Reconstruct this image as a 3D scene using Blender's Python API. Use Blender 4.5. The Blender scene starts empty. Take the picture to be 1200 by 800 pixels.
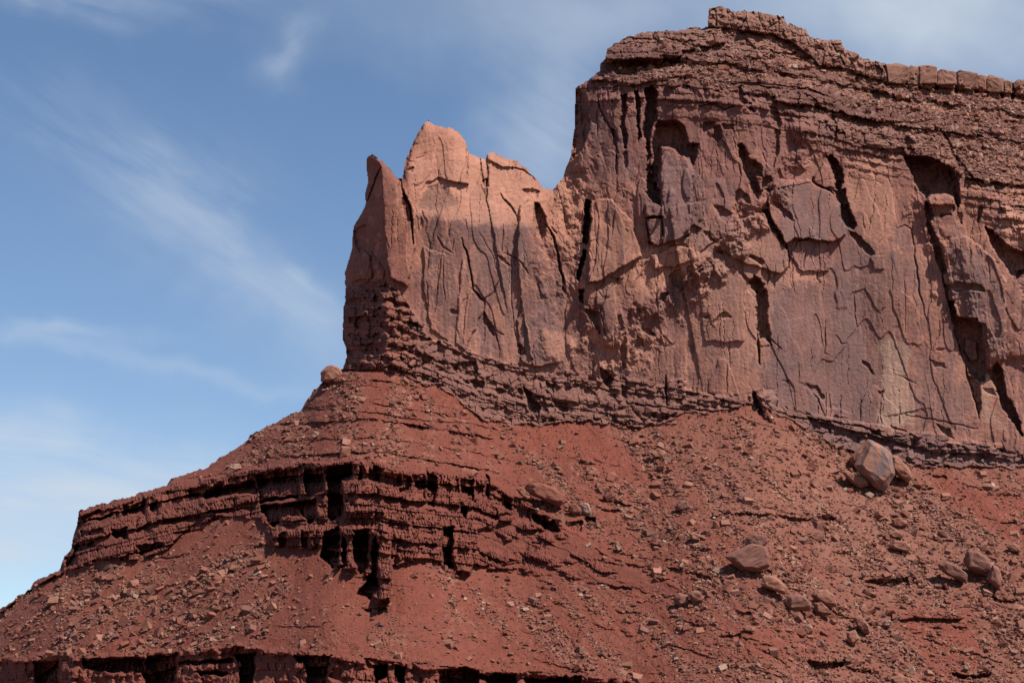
import bpy, bmesh, math, random
import numpy as np
from mathutils import Vector, Matrix
random.seed(7); rng = np.random.default_rng(11)
sc = bpy.context.scene
R = math.radians
# ------------------------------------------------------------------ camera
FPX = 2025.0; PITCH = R(13.0); CAMZ = 2.0
cam_d = bpy.data.cameras.new('camera'); cam = bpy.data.objects.new('camera', cam_d)
sc.collection.objects.link(cam); sc.camera = cam
cam_d.sensor_fit = 'HORIZONTAL'; cam_d.sensor_width = 36.0; cam_d.lens = 36.0*FPX/1200.0
cam_d.clip_start = 1.0; cam_d.clip_end = 60000
cam.location = (0, 0, CAMZ); cam.rotation_euler = (R(90)+PITCH, 0, 0)
# ------------------------------------------------------------------ light
SUN = Vector((0.47, -0.37, 0.80)).normalized()
SUN_EL = math.asin(SUN.z); SUN_AZ = math.atan2(SUN.x, SUN.y)
sd = bpy.data.lights.new('sun', 'SUN'); so = bpy.data.objects.new('sun', sd)
sc.collection.objects.link(so)
sd.energy = 5.0; sd.angle = R(0.5); sd.color = (1.0, 0.95, 0.88)
so.rotation_euler = SUN.to_track_quat('Z', 'Y').to_euler(); so.location = (200, -200, 600)
world = bpy.data.worlds.new('World'); sc.world = world; world.use_nodes = True
sc.view_settings.view_transform = 'Standard'; sc.view_settings.look = 'None'
sc.view_settings.gamma = 1; sc.view_settings.use_curve_mapping = False
sc.view_settings.exposure = 0.5
sc.cycles.max_bounces = 4; sc.cycles.diffuse_bounces = 1

class NT:
    def __init__(s, tree): s.t = tree; s.t.nodes.clear()
    def n(s, typ, **kw):
        nd = s.t.nodes.new(typ)
        for k, v in kw.items():
            if k.startswith('i_'): nd.inputs[k[2:].replace('_', ' ')].default_value = v
            elif k.startswith('x'): nd.inputs[int(k[1:])].default_value = v
            else: setattr(nd, k, v)
        return nd
    def l(s, a, b): s.t.links.new(a, b)
    def m(s, op, a, b=None, c=None):
        nd = s.t.nodes.new('ShaderNodeMath'); nd.operation = op
        for i, v in enumerate((a, b, c)):
            if v is None: continue
            if hasattr(v, 'is_linked') or hasattr(v, 'links'): s.l(v, nd.inputs[i])
            else: nd.inputs[i].default_value = v
        return nd.outputs[0]

def build_sky():
    w = NT(world.node_tree)
    sky = w.n('ShaderNodeTexSky', sky_type='NISHITA', sun_disc=False)
    sky.sun_elevation = SUN_EL; sky.sun_rotation = SUN_AZ
    sky.altitude = 1600; sky.air_density = 1.0; sky.dust_density = 0.0; sky.ozone_density = 1.6
    tc = w.n('ShaderNodeTexCoord'); sep = w.n('ShaderNodeSeparateXYZ'); w.l(tc.outputs['Generated'], sep.inputs[0])
    X, Y, Z = sep.outputs
    # azimuth / elevation in degrees: the whole sky is laid out in them
    az = w.m('MULTIPLY', w.m('ARCTAN2', X, Y), 57.2958)
    el = w.m('MULTIPLY', w.m('ARCSINE', Z), 57.2958)
    def noise(sx, sy, scale, rot=0, detail=6, rough=.55, off=0, dist=0.0):
        cb = w.n('ShaderNodeCombineXYZ'); w.l(az, cb.inputs[0]); w.l(el, cb.inputs[1]); cb.inputs[2].default_value = off
        r = w.n('ShaderNodeVectorRotate', rotation_type='Z_AXIS'); r.inputs['Angle'].default_value = rot
        w.l(cb.outputs[0], r.inputs[0])
        mp = w.n('ShaderNodeMapping'); mp.inputs['Scale'].default_value = (sx, sy, 1); w.l(r.outputs[0], mp.inputs[0])
        nz = w.n('ShaderNodeTexNoise'); nz.inputs['Scale'].default_value = scale; nz.inputs['Detail'].default_value = detail
        nz.inputs['Roughness'].default_value = rough; nz.inputs['Distortion'].default_value = dist
        w.l(mp.outputs[0], nz.inputs[0]); return nz.outputs[0]
    wn = noise(1, 1, .25, off=3, detail=3); wn2 = noise(1, 1, .25, off=9, detail=3)
    az_w = w.m('ADD', az, w.m('MULTIPLY', w.m('SUBTRACT', wn, .5), 5.0))
    el_w = w.m('ADD', el, w.m('MULTIPLY', w.m('SUBTRACT', wn2, .5), 3.4))
    def blob(a0, e0, ra, re, rot, p=1.0):
        # soft elongated patch of cirrus about a direction
        dx = w.m('SUBTRACT', az_w, a0); dy = w.m('SUBTRACT', el_w, e0)
        c, s_ = math.cos(rot), math.sin(rot)
        u = w.m('DIVIDE', w.m('ADD', w.m('MULTIPLY', dx, c), w.m('MULTIPLY', dy, s_)), ra)
        v = w.m('DIVIDE', w.m('SUBTRACT', w.m('MULTIPLY', dy, c), w.m('MULTIPLY', dx, s_)), re)
        q = w.m('ADD', w.m('MULTIPLY', u, u), w.m('MULTIPLY', v, v))
        return w.m('MULTIPLY', w.m('EXPONENT', w.m('MULTIPLY', q, -1.0)), p)
    def clamp01(x): 
        nd = w.n('ShaderNodeClamp'); w.l(x, nd.inputs[0]); return nd.outputs[0]
    parts = []
    def cloud(bl, fine, lo, hi, amt):
        f = w.n('ShaderNodeMapRange'); f.inputs[1].default_value = lo; f.inputs[2].default_value = hi
        w.l(fine, f.inputs[0])
        parts.append(w.m('MULTIPLY', w.m('MULTIPLY', bl, f.outputs[0]), amt))
    strk = noise(.35, 1.6, .8, rot=R(30), off=1, dist=.3); strk2 = noise(.25, 1.5, .7, rot=R(8), off=5, dist=.4)
    puff = noise(.7, 1.2, 1.1, rot=R(-20), off=8, dist=.5); wide = noise(.5, 1, .22, rot=R(20), off=12)
    cloud(blob(-8.4, 14.7, 4.2, 1.25, R(-31)), strk, -.5, 1.0, .50)     # long wisp falling to the spire
    cloud(blob(-6.3, 14.6, 1.6, .5, R(-22)), strk, -.1, .8, .22)
    cloud(blob(-12.5, 18.0, 4.5, 1.6, R(-25)), strk, .3, .8, .30)
    cloud(blob(-7.6, 22.3, 1.3, .75, R(30)), puff, .0, .95, .42)           # small puff
    cloud(blob(-15.0, 24.2, 5.0, .9, R(-5)), strk2, .3, .8, .48)
    cloud(blob(-11.0, 12.0, 5.0, .35, R(-6)), strk2, -.1, .85, .34)        # low bands
    cloud(blob(-15.0, 13.0, 3.0, .45, R(2)), strk2, .25, .75, .36)
    cloud(blob(-14.5, 8.4, 7.0, 1.6, R(-4)), strk2, .05, .8, .85)
    cloud(blob(-17.0, 6.4, 5.0, 1.1, R(3)), strk2, .05, .8, .75)
    cloud(blob(1.6, 20.2, 2.3, 2.6, R(25)), strk, -.2, .9, .55)           # behind the saddle
    cloud(blob(3.0, 23.8, 9.0, 1.8, R(-5)), wide, -.1, .9, .6)
    cloud(blob(15.0, 23.5, 6.0, 3.2, R(-8)), wide, -.3, .8, .85)
    tot = parts[0]
    for p_ in parts[1:]: tot = w.m('ADD', tot, p_)
    low = w.n('ShaderNodeMapRange'); low.inputs[1].default_value = 22; low.inputs[2].default_value = 3
    low.inputs[3].default_value = 0.06; low.inputs[4].default_value = .17; w.l(el, low.inputs[0])
    tot = clamp01(w.m('ADD', tot, low.outputs[0]))
    hs = w.n('ShaderNodeHueSaturation'); hs.inputs['Saturation'].default_value = 1.14; hs.inputs['Value'].default_value = SKYV
    w.l(sky.outputs[0], hs.inputs['Color'])
    mix = w.n('ShaderNodeMix', data_type='RGBA'); w.l(tot, mix.inputs[0]); w.l(hs.outputs[0], mix.inputs[6])
    mix.inputs[7].default_value = CLOUD
    bg = w.n('ShaderNodeBackground'); bg.inputs[1].default_value = 0.073; w.l(mix.outputs[2], bg.inputs[0])
    out = w.n('ShaderNodeOutputWorld'); w.l(bg.outputs[0], out.inputs[0])
SKYV = 1.22; CLOUD = (6.1, 6.8, 7.7, 1)
build_sky()

# ------------------------------------------------------------------ numpy helpers
f4 = np.float32
def h2(ix, iy, seed):
    ix = ix.astype(np.int64).astype(np.uint32); iy = iy.astype(np.int64).astype(np.uint32)
    h = ix*np.uint32(374761393) + iy*np.uint32(668265263) + np.uint32((seed*2246822519) & 0xffffffff)
    h ^= h >> np.uint32(13); h *= np.uint32(1274126177); h ^= h >> np.uint32(16)
    h *= np.uint32(2654435769); h ^= h >> np.uint32(15)
    return (h & np.uint32(0xffffff)).astype(f4)/f4(0xffffff)
def vnoise(x, y, seed):                     # gradient noise in about -1..1
    x0 = np.floor(x); y0 = np.floor(y); fx = (x-x0).astype(f4); fy = (y-y0).astype(f4)
    u = fx*fx*fx*(fx*(fx*6-15)+10); v = fy*fy*fy*(fy*(fy*6-15)+10)
    def g(ix, iy, dx, dy):
        a = h2(ix, iy, seed)*f4(6.2831853); return np.cos(a)*dx+np.sin(a)*dy
    a = g(x0, y0, fx, fy); b = g(x0+1, y0, fx-1, fy); c = g(x0, y0+1, fx, fy-1); d = g(x0+1, y0+1, fx-1, fy-1)
    return ((a+(b-a)*u) + ((c+(d-c)*u)-(a+(b-a)*u))*v)*f4(1.5)
def fbm(x, y, scale, seed, octv=4, gain=.5, ridged=False):
    t = 0; a = 1.0; s = 1.0/scale; nrm = 0
    for o in range(octv):
        n = vnoise(x*s+o*17.3, y*s-o*9.1, seed+o)
        if ridged: n = 1-2*np.abs(n)
        t = t+a*n; nrm += a; a *= gain; s *= 2.03
    return (t/nrm).astype(f4)
def cells(x, y, seed):                      # Worley: F1, F2, id hashes, offset to the nearest point
    xi = np.floor(x); yi = np.floor(y)
    F1 = np.full(x.shape, 9, f4); F2 = np.full(x.shape, 9, f4)
    cx = np.zeros(x.shape, f4); cy = np.zeros(x.shape, f4); ox = np.zeros(x.shape, f4); oy = np.zeros(x.shape, f4)
    for dy in (-1, 0, 1):
        for dx in (-1, 0, 1):
            jx = xi+dx; jy = yi+dy
            px = (jx+h2(jx, jy, seed)*.9+.05-x).astype(f4); py = (jy+h2(jx, jy, seed+51)*.9+.05-y).astype(f4)
            d = px*px+py*py
            n = d < F1
            F2 = np.where(n, F1, np.minimum(F2, d)); F1 = np.where(n, d, F1)
            cx = np.where(n, jx, cx); cy = np.where(n, jy, cy); ox = np.where(n, px, ox); oy = np.where(n, py, oy)
    return np.sqrt(F1), np.sqrt(F2), cx, cy, ox, oy
def facets(x, y, sx, sy, seed, tilt=1.0, step=1.0):   # random tilted planes, one per cell
    F1, F2, cx, cy, ox, oy = cells(x/sx, y/sy, seed)
    a = h2(cx, cy, seed+7)*2-1; b = h2(cx, cy, seed+8)*2-1; h = h2(cx, cy, seed+9)*2-1
    return step*h+tilt*(a*ox+b*oy), F2-F1, h2(cx, cy, seed+10)
def poly_facets(x, y, sx, sy, seed, tilt=1.0, step=1.0, curve=.8):   # tilted planes meeting in creases
    ca, sa = math.cos(.13+seed%5*.05), math.sin(.13+seed%5*.05); x, y = (x*ca-y*sa)/sx, (x*sa+y*ca)/sy; xi = np.floor(x); yi = np.floor(y); best = np.full(x.shape, -99, f4); sec = best.copy()
    for dy in (-1, 0, 1):
        for dx in (-1, 0, 1):
            jx = xi+dx; jy = yi+dy
            px = (jx+h2(jx, jy, seed)*.8+.1-x).astype(f4); py = (jy+h2(jx, jy, seed+51)*.8+.1-y).astype(f4)
            v = step*(h2(jx, jy, seed+9)*2-1)+tilt*((h2(jx, jy, seed+7)*2-1)*px+(h2(jx, jy, seed+8)*2-1)*py)-curve*(px*px+py*py)*2
            best = np.maximum(best, v)
    return best
def sheets(q, w=.10):                       # exfoliation sheets: broad plates with one sharp edge
    f = np.floor(q); t = q-f; return (f+sm(0, w, t)-1+.12*t).astype(f4)
def sm(a, b, x):
    t = np.clip((x-a)/(b-a), 0, 1); return (t*t*(3-2*t)).astype(f4)
def C(x, pts): return np.interp(x, [p[0] for p in pts], [p[1] for p in pts]).astype(f4)

# ------------------------------------------------------------------ the survey grid of the mountain front
STEP = 0.8
gx = np.concatenate([np.arange(-260, -12, 5.0), np.arange(-12, 1212, STEP), np.arange(1212, 1760, 6.0)])
gy = np.concatenate([np.arange(-2, 812, STEP), np.arange(812, 884, 4.0)])
NX, NY = len(gx), len(gy)
PX, PY = np.meshgrid(gx.astype(f4), gy.astype(f4))

SIL_T = [(-260,890),(0,712),(35,690),(38,682),(70,666),(75,650),(83,642),(85,630),(90,614),(92,598),(110,592),(145,583),(195,568),(200,560),
 (240,548),(262,533),(290,516),(293,509),(330,490),(352,480),(365,460),(376,448),(388,436),(402,432)]
SIL_U = [(396,190),(429,186),(431,182),(436,181),(448,188),(456,196),(464,207),(470,212),(472,205),(474,190),(478,180),(487,160),(492,150),(499,143),
 (502,141),(510,146),(530,150),(541,158),(546,166),(549,178),(560,183),(569,186),(570,180),(578,178),(596,186),(605,188),(618,197),(622,204),(628,208),(637,219),
 (648,222),(660,206),(663,196),(669,182),(671,160),(673,150),(674,103),(690,93),(703,83),(701,77),(709,68),(711,56),(735,43),(760,37),(800,35),
 (815,32),(829,31),(830,10),(845,7),(857,12),(880,13),(918,19),(923,28),(944,33),(949,44),(960,46),(985,47),(991,58),(1004,62),(1008,67),(1039,75),(1041,81),(1060,81),(1120,90),(1150,95),(1200,99),(1500,120),(1760,150)]
SIL_L = [(170,430),(183,430),(215,430),(238,427),(265,415),(283,411),(293,410),(318,405),(345,404),(370,401),(395,402),(420,405),(432,402),(440,300),(900,-300)]
def sil_top(x, rough=True):
    s = np.where(x < 401, C(x, SIL_T), C(x, SIL_U))
    if rough:
        s = s + 1.6*vnoise(x/5.0, x*0+3.3, 901)*(1) + 1.2*(h2(np.floor(x/4.3), x*0, 77)-.5)
    return s
silh = sil_top(gx.astype(f4))
leftx = C(gy, SIL_L) + (2.4*vnoise(gy/23, gy*0+1.7, 33) + 1.0*vnoise(gy/5, gy*0+1.7, 35)*(gy > 300) + 3.0*(h2(np.floor(gy/7.0), gy*0, 78)-.5)*(gy > 330)).astype(f4)
MASK = (PY >= silh[None, :]) & ((PY > 431) | (PX >= leftx[:, None]))

# domain warps so that drawn edges come out ragged like broken rock
w1x = fbm(PX, PY, 14, 101, 3); w1y = fbm(PX, PY, 14, 111, 3)
WX = PX + 2.2*w1x; WY = PY + 2.2*w1y

# ---- zone lines
BASE = [(-260,890),(0,712),(100,592),(200,560),(290,512),(400,432),(452,433),(480,443),(529,460),(567,492),(600,497),(647,496),(720,494),(752,499),(810,483),(843,480),(880,472),(909,484),
 (935,498),(960,510),(987,523),(1030,530),(1070,543),(1107,547),(1200,545),(1350,560),(1760,640)]
WALLB = [(396,338),(455,332),(480,360),(500,388),(540,412),(560,415),(600,430),(640,434),(700,446),(760,452),(800,452),(880,462),(940,486),(1010,498),(1060,508),(1140,520),(1200,526),(1760,600)]
WALLT = [(660,96),(700,98),(760,96),(800,98),(850,104),(880,110),(930,126),(960,142),(1000,166),(1060,176),(1110,190),(1150,222),(1200,255),(1500,330),(1760,420)]
bkk = lambda w, sd_: (h2(np.floor(PX/w+1.2*w1x), PX*0, sd_)-.5)
base = C(PX, BASE) + 2.0*w1y + (4*bkk(13, 2)+4*bkk(33, 3)+7*fbm(PX, PY*0, 24, 90, 3))*sm(400, 470, PX); bkw = lambda w, sd_: (h2(np.floor(PX/w+1.2*w1x), PX*0, sd_)-.5)
wallb = C(PX, WALLB)+2.5*w1y+8*bkw(15, 17)+8*bkw(37, 18); wallt = C(PX, WALLT)+4*w1y+8*bkw(21, 15)+6*bkw(9, 16)
RIM = [(-260,900),(36,690),(60,672),(75,655),(90,600),(145,584),(200,569),(240,563),(320,545),(347,542),(413,540),(437,541),(469,550),(507,553),(560,558),(600,580),(640,602),(680,622),
 (705,645),(760,668),(800,690),(900,740),(1200,900)]
LOW = [(-260,901),(36,691),(75,668),(107,658),(162,653),(195,642),(227,613),(260,606),(305,606),(322,640),(381,641),(389,664),(415,668),(427,674),(441,706),(457,707),(460,664),(480,656),
 (515,656),(530,672),(551,674),(555,661),(593,664),(647,673),(690,684),(751,694),(800,706),(900,745),(1200,902)]
bk = lambda w, sd_: (h2(np.floor(PX/w+1.2*w1x), PX*0, sd_)-.5)
rim = C(PX, RIM)+2.5*w1y+4*bk(9, 5)+3*bk(23, 6); low = C(PX, LOW)+2.5*w1y+5*bk(11, 7)+4*bk(27, 9)
BOT = [(-260,790),(0,772),(90,770),(180,766),(230,762),(280,758),(360,763),(420,771),(470,777),(560,785),(700,793),(800,801),(900,812),(1200,840),(1760,900)]
bot = C(PX, BOT)+2.5*w1y+4*bk(13, 8)+4*bk(31, 10)
talus = sm(-1.5, 1.5, PY-base)
inwall = 1-talus
outc = sm(-1, 1, WY-rim)*sm(-1.5, 1.5, low-WY)*(PX < 800)
outc = outc*np.where(PX < 540, 1, sm(-.25, .05, fbm(PX, PY*3.2, 42, 161, 3)+C(PX, [(540,.5),(600,.12),(700,-.02),(800,-.15)]))).astype(f4)
botc = sm(-1, 1, WY-bot)
upper = sm(-1.5, 1.5, wallt-PY)*(PX > 655)
capz = sm(1.5, -1, WY-C(PX, [(600,-50),(826,-50),(829,32),(860,34),(905,40),(925,48),(948,64),(960,76),(992,80),(1010,88),(1041,97),(1120,104),(1200,111),(1500,135),(1760,165)]))*(PX > 826)
baseb = inwall*sm(-2, 2, PY-wallb)
# ---- steepness (run over rise) of every zone
orange = sm(-4, 4, C(PX, [(470,248),(520,256),(560,262),(600,268),(625,262),(660,300),(700,310),(760,300)])-PY)*sm(478, 484, PX)*sm(700, 670, PX)
K = 1.42*talus + inwall*(.10+.22*baseb)
K = K + orange*inwall*.42
K = K*(1-upper) + upper*C(PX, [(660,.5),(900,.62),(1050,.75),(1200,.85)])
K = K*(1-capz)+capz*.15
K = K*(1-outc) + outc*C(PX, [(0,.95),(300,.9),(440,.7),(480,.9),(700,1.1)])
K = K*(1-botc) + botc*.5
T_ = sm(3, 0, np.abs(PY-C(PX, BASE)))*0
te = ((np.sin(PITCH)+np.cos(PITCH)*(400-gy)/FPX)/(np.cos(PITCH)-np.sin(PITCH)*(400-gy)/FPX)).astype(np.float64)
dte = np.zeros(NY); dte[:-1] = te[:-1]-te[1:]
inc = (K*(dte/1.0)[:, None])/(1-K*te[:, None])
Cc = np.cumsum(inc[::-1], axis=0)[::-1]                    # ln depth gained from the bottom row up
YREF = [(-260,1015),(0,1010),(200,1000),(400,985),(452,978),(560,992),(640,1000),(720,1004),(800,1000),(900,1002),(1000,1010),(1100,1008),(1200,1012),(1760,1030)]
ref = C(gx, BASE)
rows = np.clip(np.searchsorted(gy, ref), 0, NY-1)
Cref = Cc[rows, np.arange(NX)]
# smooth the across-slope variation of the reference a little
lnY = np.log(C(gx, YREF))[None, :] + Cc - Cref[None, :]
# the column-wise depth is relaxed into one coherent surface (least squares on its slopes)
CS = 5.0; cgx = np.arange(gx[0], gx[-1]+CS, CS); cgy = np.arange(gy[0], gy[-1]+CS, CS)
def resamp(F, x0, y0, x1, y1):
    fx = np.interp(x1, x0, np.arange(len(x0))); fy = np.interp(y1, y0, np.arange(len(y0)))
    ix = np.minimum(fx.astype(int), len(x0)-2); iy = np.minimum(fy.astype(int), len(y0)-2); u = (fx-ix)[None, :]; v = (fy-iy)[:, None]
    g = lambda a, b: F[np.ix_(iy+b, ix+a)]
    return (g(0,0)*(1-u)+g(1,0)*u)*(1-v)+(g(0,1)*(1-u)+g(1,1)*u)*v
L0 = resamp(lnY, gx, gy, cgx, cgy)
gX = np.diff(L0, axis=1); gY = np.diff(L0, axis=0)
def blur(F, n, ax):
    k = np.hanning(2*n+3)[1:-1]; k /= k.sum(); F = np.pad(F, [(n, n) if a == ax else (0, 0) for a in (0, 1)], mode='edge')
    return np.apply_along_axis(lambda r: np.convolve(r, k, 'valid'), ax, F)
gX = blur(blur(np.clip(gX, -.0045, .0045), 10, 1), 8, 0)
wx, wy = 1.0, 1.0
def AtA(U):
    dx = np.diff(U, axis=1)*wx; dy = np.diff(U, axis=0)*wy; out = np.zeros_like(U)
    out[:, :-1] -= dx; out[:, 1:] += dx; out[:-1] -= dy; out[1:] += dy
    return out+1e-7*U
rhs = np.zeros_like(L0); rhs[:, :-1] -= gX*wx; rhs[:, 1:] += gX*wx; rhs[:-1] -= gY*wy; rhs[1:] += gY*wy; rhs += 1e-7*L0
U = L0.copy(); r_ = rhs-AtA(U); p_ = r_.copy(); rs = (r_*r_).sum()
for it in range(700):
    Ap = AtA(p_); al = rs/(p_*Ap).sum(); U += al*p_; r_ -= al*Ap; rn = (r_*r_).sum(); p_ = r_+rn/rs*p_; rs = rn
U += np.log(1000)-resamp(U, cgx, cgy, np.array([700.]), np.array([495.]))[0, 0]
Y = np.exp(resamp(U, cgx, cgy, gx, gy)).astype(f4)
del lnY, inc, Cc
# macro smoothing below the walls is carried by K; now rounding toward the skyline
def dist_poly(pts, res=4, maxd=80):
    cx = np.arange(gx[0], gx[-1]+res, res, dtype=f4); cy = np.arange(gy[0], gy[-1]+res, res, dtype=f4)
    A, B = np.meshgrid(cx, cy); D = np.full(A.shape, 1e9, f4)
    for (x0, y0), (x1, y1) in zip(pts[:-1], pts[1:]):
        dx, dy = x1-x0, y1-y0; L = dx*dx+dy*dy+1e-6
        t = np.clip(((A-x0)*dx+(B-y0)*dy)/L, 0, 1)
        D = np.minimum(D, (A-x0-t*dx)**2+(B-y0-t*dy)**2)
    D = np.sqrt(D)
    fx = np.clip((gx-cx[0])/res, 0, len(cx)-1.001); fy = np.clip((gy-cy[0])/res, 0, len(cy)-1.001)
    ix = fx.astype(int); iy = fy.astype(int); u = (fx-ix)[None, :]; v = (fy-iy)[:, None]
    g = lambda a, b: D[np.ix_(iy+b, ix+a)]
    return ((g(0,0)*(1-u)+g(1,0)*u)*(1-v)+(g(0,1)*(1-u)+g(1,1)*u)*v).astype(f4)
dT = dist_poly(SIL_T); dU = dist_poly([(401,430)]+[(b, a) for a, b in SIL_L[::-1] if 180 < a < 432]+[p for p in SIL_U if p[0] > 430])
EDGE = np.minimum(dT, dU)

# ------------------------------------------------------------------ relief (metres toward the viewer) and rock colour
H = np.zeros_like(Y)
def pts_bbox(pts, pad):
    xs = [p[0] for p in pts]; ys = [p[1] for p in pts]
    i0, i1 = np.searchsorted(gx, [min(xs)-pad, max(xs)+pad]); j0, j1 = np.searchsorted(gy, [min(ys)-pad, max(ys)+pad])
    return slice(j0, j1), slice(i0, i1)
def poly_sdf(pts, pad, wx=None):
    sl = pts_bbox(pts, pad+4); x = WX[sl]; y = WY[sl]
    d = np.full(x.shape, 1e9, f4); s = np.zeros(x.shape, bool)
    n = len(pts)
    for i in range(n):
        (x0, y0), (x1, y1) = pts[i], pts[(i+1) % n]
        dx, dy = x1-x0, y1-y0; t = np.clip(((x-x0)*dx+(y-y0)*dy)/(dx*dx+dy*dy+1e-9), 0, 1)
        d = np.minimum(d, (x-x0-t*dx)**2+(y-y0-t*dy)**2)
        c = ((y0 > y) != (y1 > y)) & (x < (x1-x0)*(y-y0)/((y1-y0) if y1 != y0 else 1e-9)+x0)
        s ^= c
    d = np.sqrt(d); return sl, np.where(s, d, -d)          # positive inside
N5 = fbm(PX, PY, 6.5, 151, 4, gain=.6)
def pocket(depth, *pts, soft=.8, floor=0.0):
    depth = depth*1.2 if depth >= 7 else depth*.9
    sl, d = poly_sdf(pts, 4)
    if d.size:
        q_ = d+2.4*N5[sl]; H[sl] -= depth*(sm(-soft, soft, q_)*.8+.2*sm(2, 4, q_))+sm(0, 2, q_)*min(depth, 8)*.35*N5[sl]
def pocket_bedded(depth, *pts):             # re-entrant in bedded rock: the hard beds still stand part way out
    sl, d = poly_sdf(pts, 10)
    if d.size: H[sl] -= 1.35*depth*sm(-1.2, 1.2, d+2.6*fbm(PX[sl], PY[sl], 8, 131, 3)+1.5*bk(5, 12)[sl])*(1-.42*HARD[sl])*(1-.25*(flute[sl] < .12))
def slab(h, *pts, soft=.8, tx=0.0, ty=0.0):               # raised plate, tilted by tx, ty metres per px about its middle
    sl, d = poly_sdf(pts, 4)
    if not d.size: return
    mx = sum(p[0] for p in pts)/len(pts); my = sum(p[1] for p in pts)/len(pts)
    H[sl] += sm(-soft, soft, d+1.8*N5[sl])*(h+tx*(PX[sl]-mx)+ty*(PY[sl]-my))
def dome(h, *pts, r=8):
    sl, d = poly_sdf(pts, 4); 
    if d.size: t = np.clip(d/r, 0, 1); H[sl] += h*np.sqrt(1-(1-t)**2)
def crack(depth, width, *pts, taper=True):
    sl = pts_bbox(pts, width+4); x = WX[sl]; y = WY[sl]; d = np.full(x.shape, 1e9, f4); tt = np.zeros(x.shape, f4)
    Ls = [math.dist(a, b) for a, b in zip(pts[:-1], pts[1:])]; tot = sum(Ls); acc = 0
    for (a, b), L in zip(zip(pts[:-1], pts[1:]), Ls):
        dx, dy = b[0]-a[0], b[1]-a[1]; t = np.clip(((x-a[0])*dx+(y-a[1])*dy)/(L*L+1e-9), 0, 1)
        q = np.hypot(x-a[0]-t*dx, y-a[1]-t*dy); n = q < d; d = np.where(n, q, d); tt = np.where(n, (acc+t*L)/tot, tt); acc += L
    w = width*.42*(np.clip(4*tt*(1-tt), .1, 1)**.6 if taper else 1)*(.75+.5*h2(np.floor(tt*tot/5), tt*0, 19)); depth = depth*(.8 if depth >= 3.5 else .55)
    H[sl] -= depth*sm(w+.7, w-.5, d)
N13 = fbm(PX, PY*.8, 26, 141, 5, gain=.6)
def zone(*pts, soft=6, rag=None):
    rag = 14+soft if rag is None else rag
    m = np.zeros_like(Y); sl, d = poly_sdf(pts, soft+rag); m[sl] = sm(-soft, soft, d+rag*N13[sl]); return m

def table(seed, lo, hi, tmin, tmax, soft=1.0):
    r = np.random.default_rng(seed); e = [lo]; 
    while e[-1] < hi: e.append(e[-1]+r.uniform(tmin, tmax)*(soft if len(e) % 2 else 1))
    n = len(e); hard = r.uniform(.35, 1, n); hard[::2] *= .25
    return np.array(e, f4), hard.astype(f4), r.uniform(.8, 3.2, n).astype(f4)
def strata(S, Xc, seed, tmin, tmax, brick=1.0, ramp=.6, jw=1.2, lo=-900, hi=1200, soft_t=1.0, bw=1.0):
    """0..1 protrusion of bedded rock: hard ledges broken by joints, soft beds sloping out below them"""
    e, hard, wd = table(seed, lo, hi, tmin, tmax, soft_t)
    i = np.clip(np.searchsorted(e, S, side='right')-1, 0, len(e)-2)
    t = np.clip((S-e[i])/(e[i+1]-e[i]), 0, 1); th = e[i+1]-e[i]
    hv = hard[i]; nx = hard[i+1]
    soft = (hv < .26)
    w = np.maximum(th*wd[i]*bw, 3.2)
    u = Xc/w+i*7.31; c = np.floor(u); fr = u-c; hh = h2(c, i.astype(f4), seed+3)
    joint = sm(jw, .2, np.minimum(fr, 1-fr)*w)
    v = np.where(soft, hv+(nx*.75-hv)*t**1.3*ramp, hv*(1-brick*.45*hh)-.35*brick*joint*(hh > .35)-.12*(1-t)**3)
    # keep edges about one px soft
    return v.astype(f4)

SUC = C(PX, [(655,90),(760,84),(850,90),(950,106),(1050,128),(1200,150),(1760,230)])
# ---- nose / spire: left side turns away from the viewer
ridge = C(PY, [(170,434),(195,447),(215,449),(232,449),(300,452),(330,456),(365,452),(400,455),(432,452)])+1.5*w1x
lf = np.clip(ridge-PX, 0, 60)*(PY < 436)*(PX < 470)
H -= lf*.5*C(PY, [(170,1.3),(240,1.6),(330,1.7),(400,1.4),(436,.9)])
H -= np.clip(PX-ridge, 0, 60)*.5*.22*sm(520, 400, PY)*sm(540, 480, PX)
# rounding at the skylines
H -= 6*np.exp(-dU/3.5)*((PX > 470)*(1-.75*(PX > 826))) + 5*np.exp(-dU/2.5)*(PX <= 470)
H -= 34*np.exp(-dT/26)*sm(440, 330, PX) + 4*np.exp(-dT/4)*(PX < 402)

rough_w = np.clip(.14+.85*zone((670,90),(880,90),(960,150),(900,240),(820,330),(700,430),(670,300), soft=25)+.5*zone((1090,180),(1215,240),(1215,420),(1160,420),(1080,260), soft=20)
   +.25*zone((640,220),(760,220),(760,420),(700,450),(640,420), soft=15), 0, 1.2)
mainw = inwall*(1-upper)*(1-baseb)
pf1 = poly_facets(PX+2*w1x, PY+2*w1y, 52, 95, 201, tilt=3.0, step=1.0, curve=.62)
pf2 = poly_facets(PX+1.2*w1y, PY+1.2*w1x, 19, 36, 202, tilt=2.4, step=.9, curve=.56)
pf3 = poly_facets(PX+.6*w1y, PY+.6*w1x, 7.5, 11, 203, tilt=1.8, step=.7, curve=.42)
q1 = fbm(PX-.12*PY, PY*.33, 58, 231, 3, gain=.36)+.02*w1x; q2 = fbm(PX+.1*PY, PY*.42, 27, 235, 3, gain=.38)
sh1 = sheets(q1*3.4+7, .05); sh2 = sheets(q2*2.6+7, .08)
H += mainw*(1.7*pf1*(.30+rough_w) + 1.2*pf2*(.02+.85*rough_w) + .5*pf3*(.02+.7*rough_w))
H += mainw*(1.2*sh1*(.7+.6*rough_w) + .7*sh2*(.10+.8*rough_w))
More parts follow.
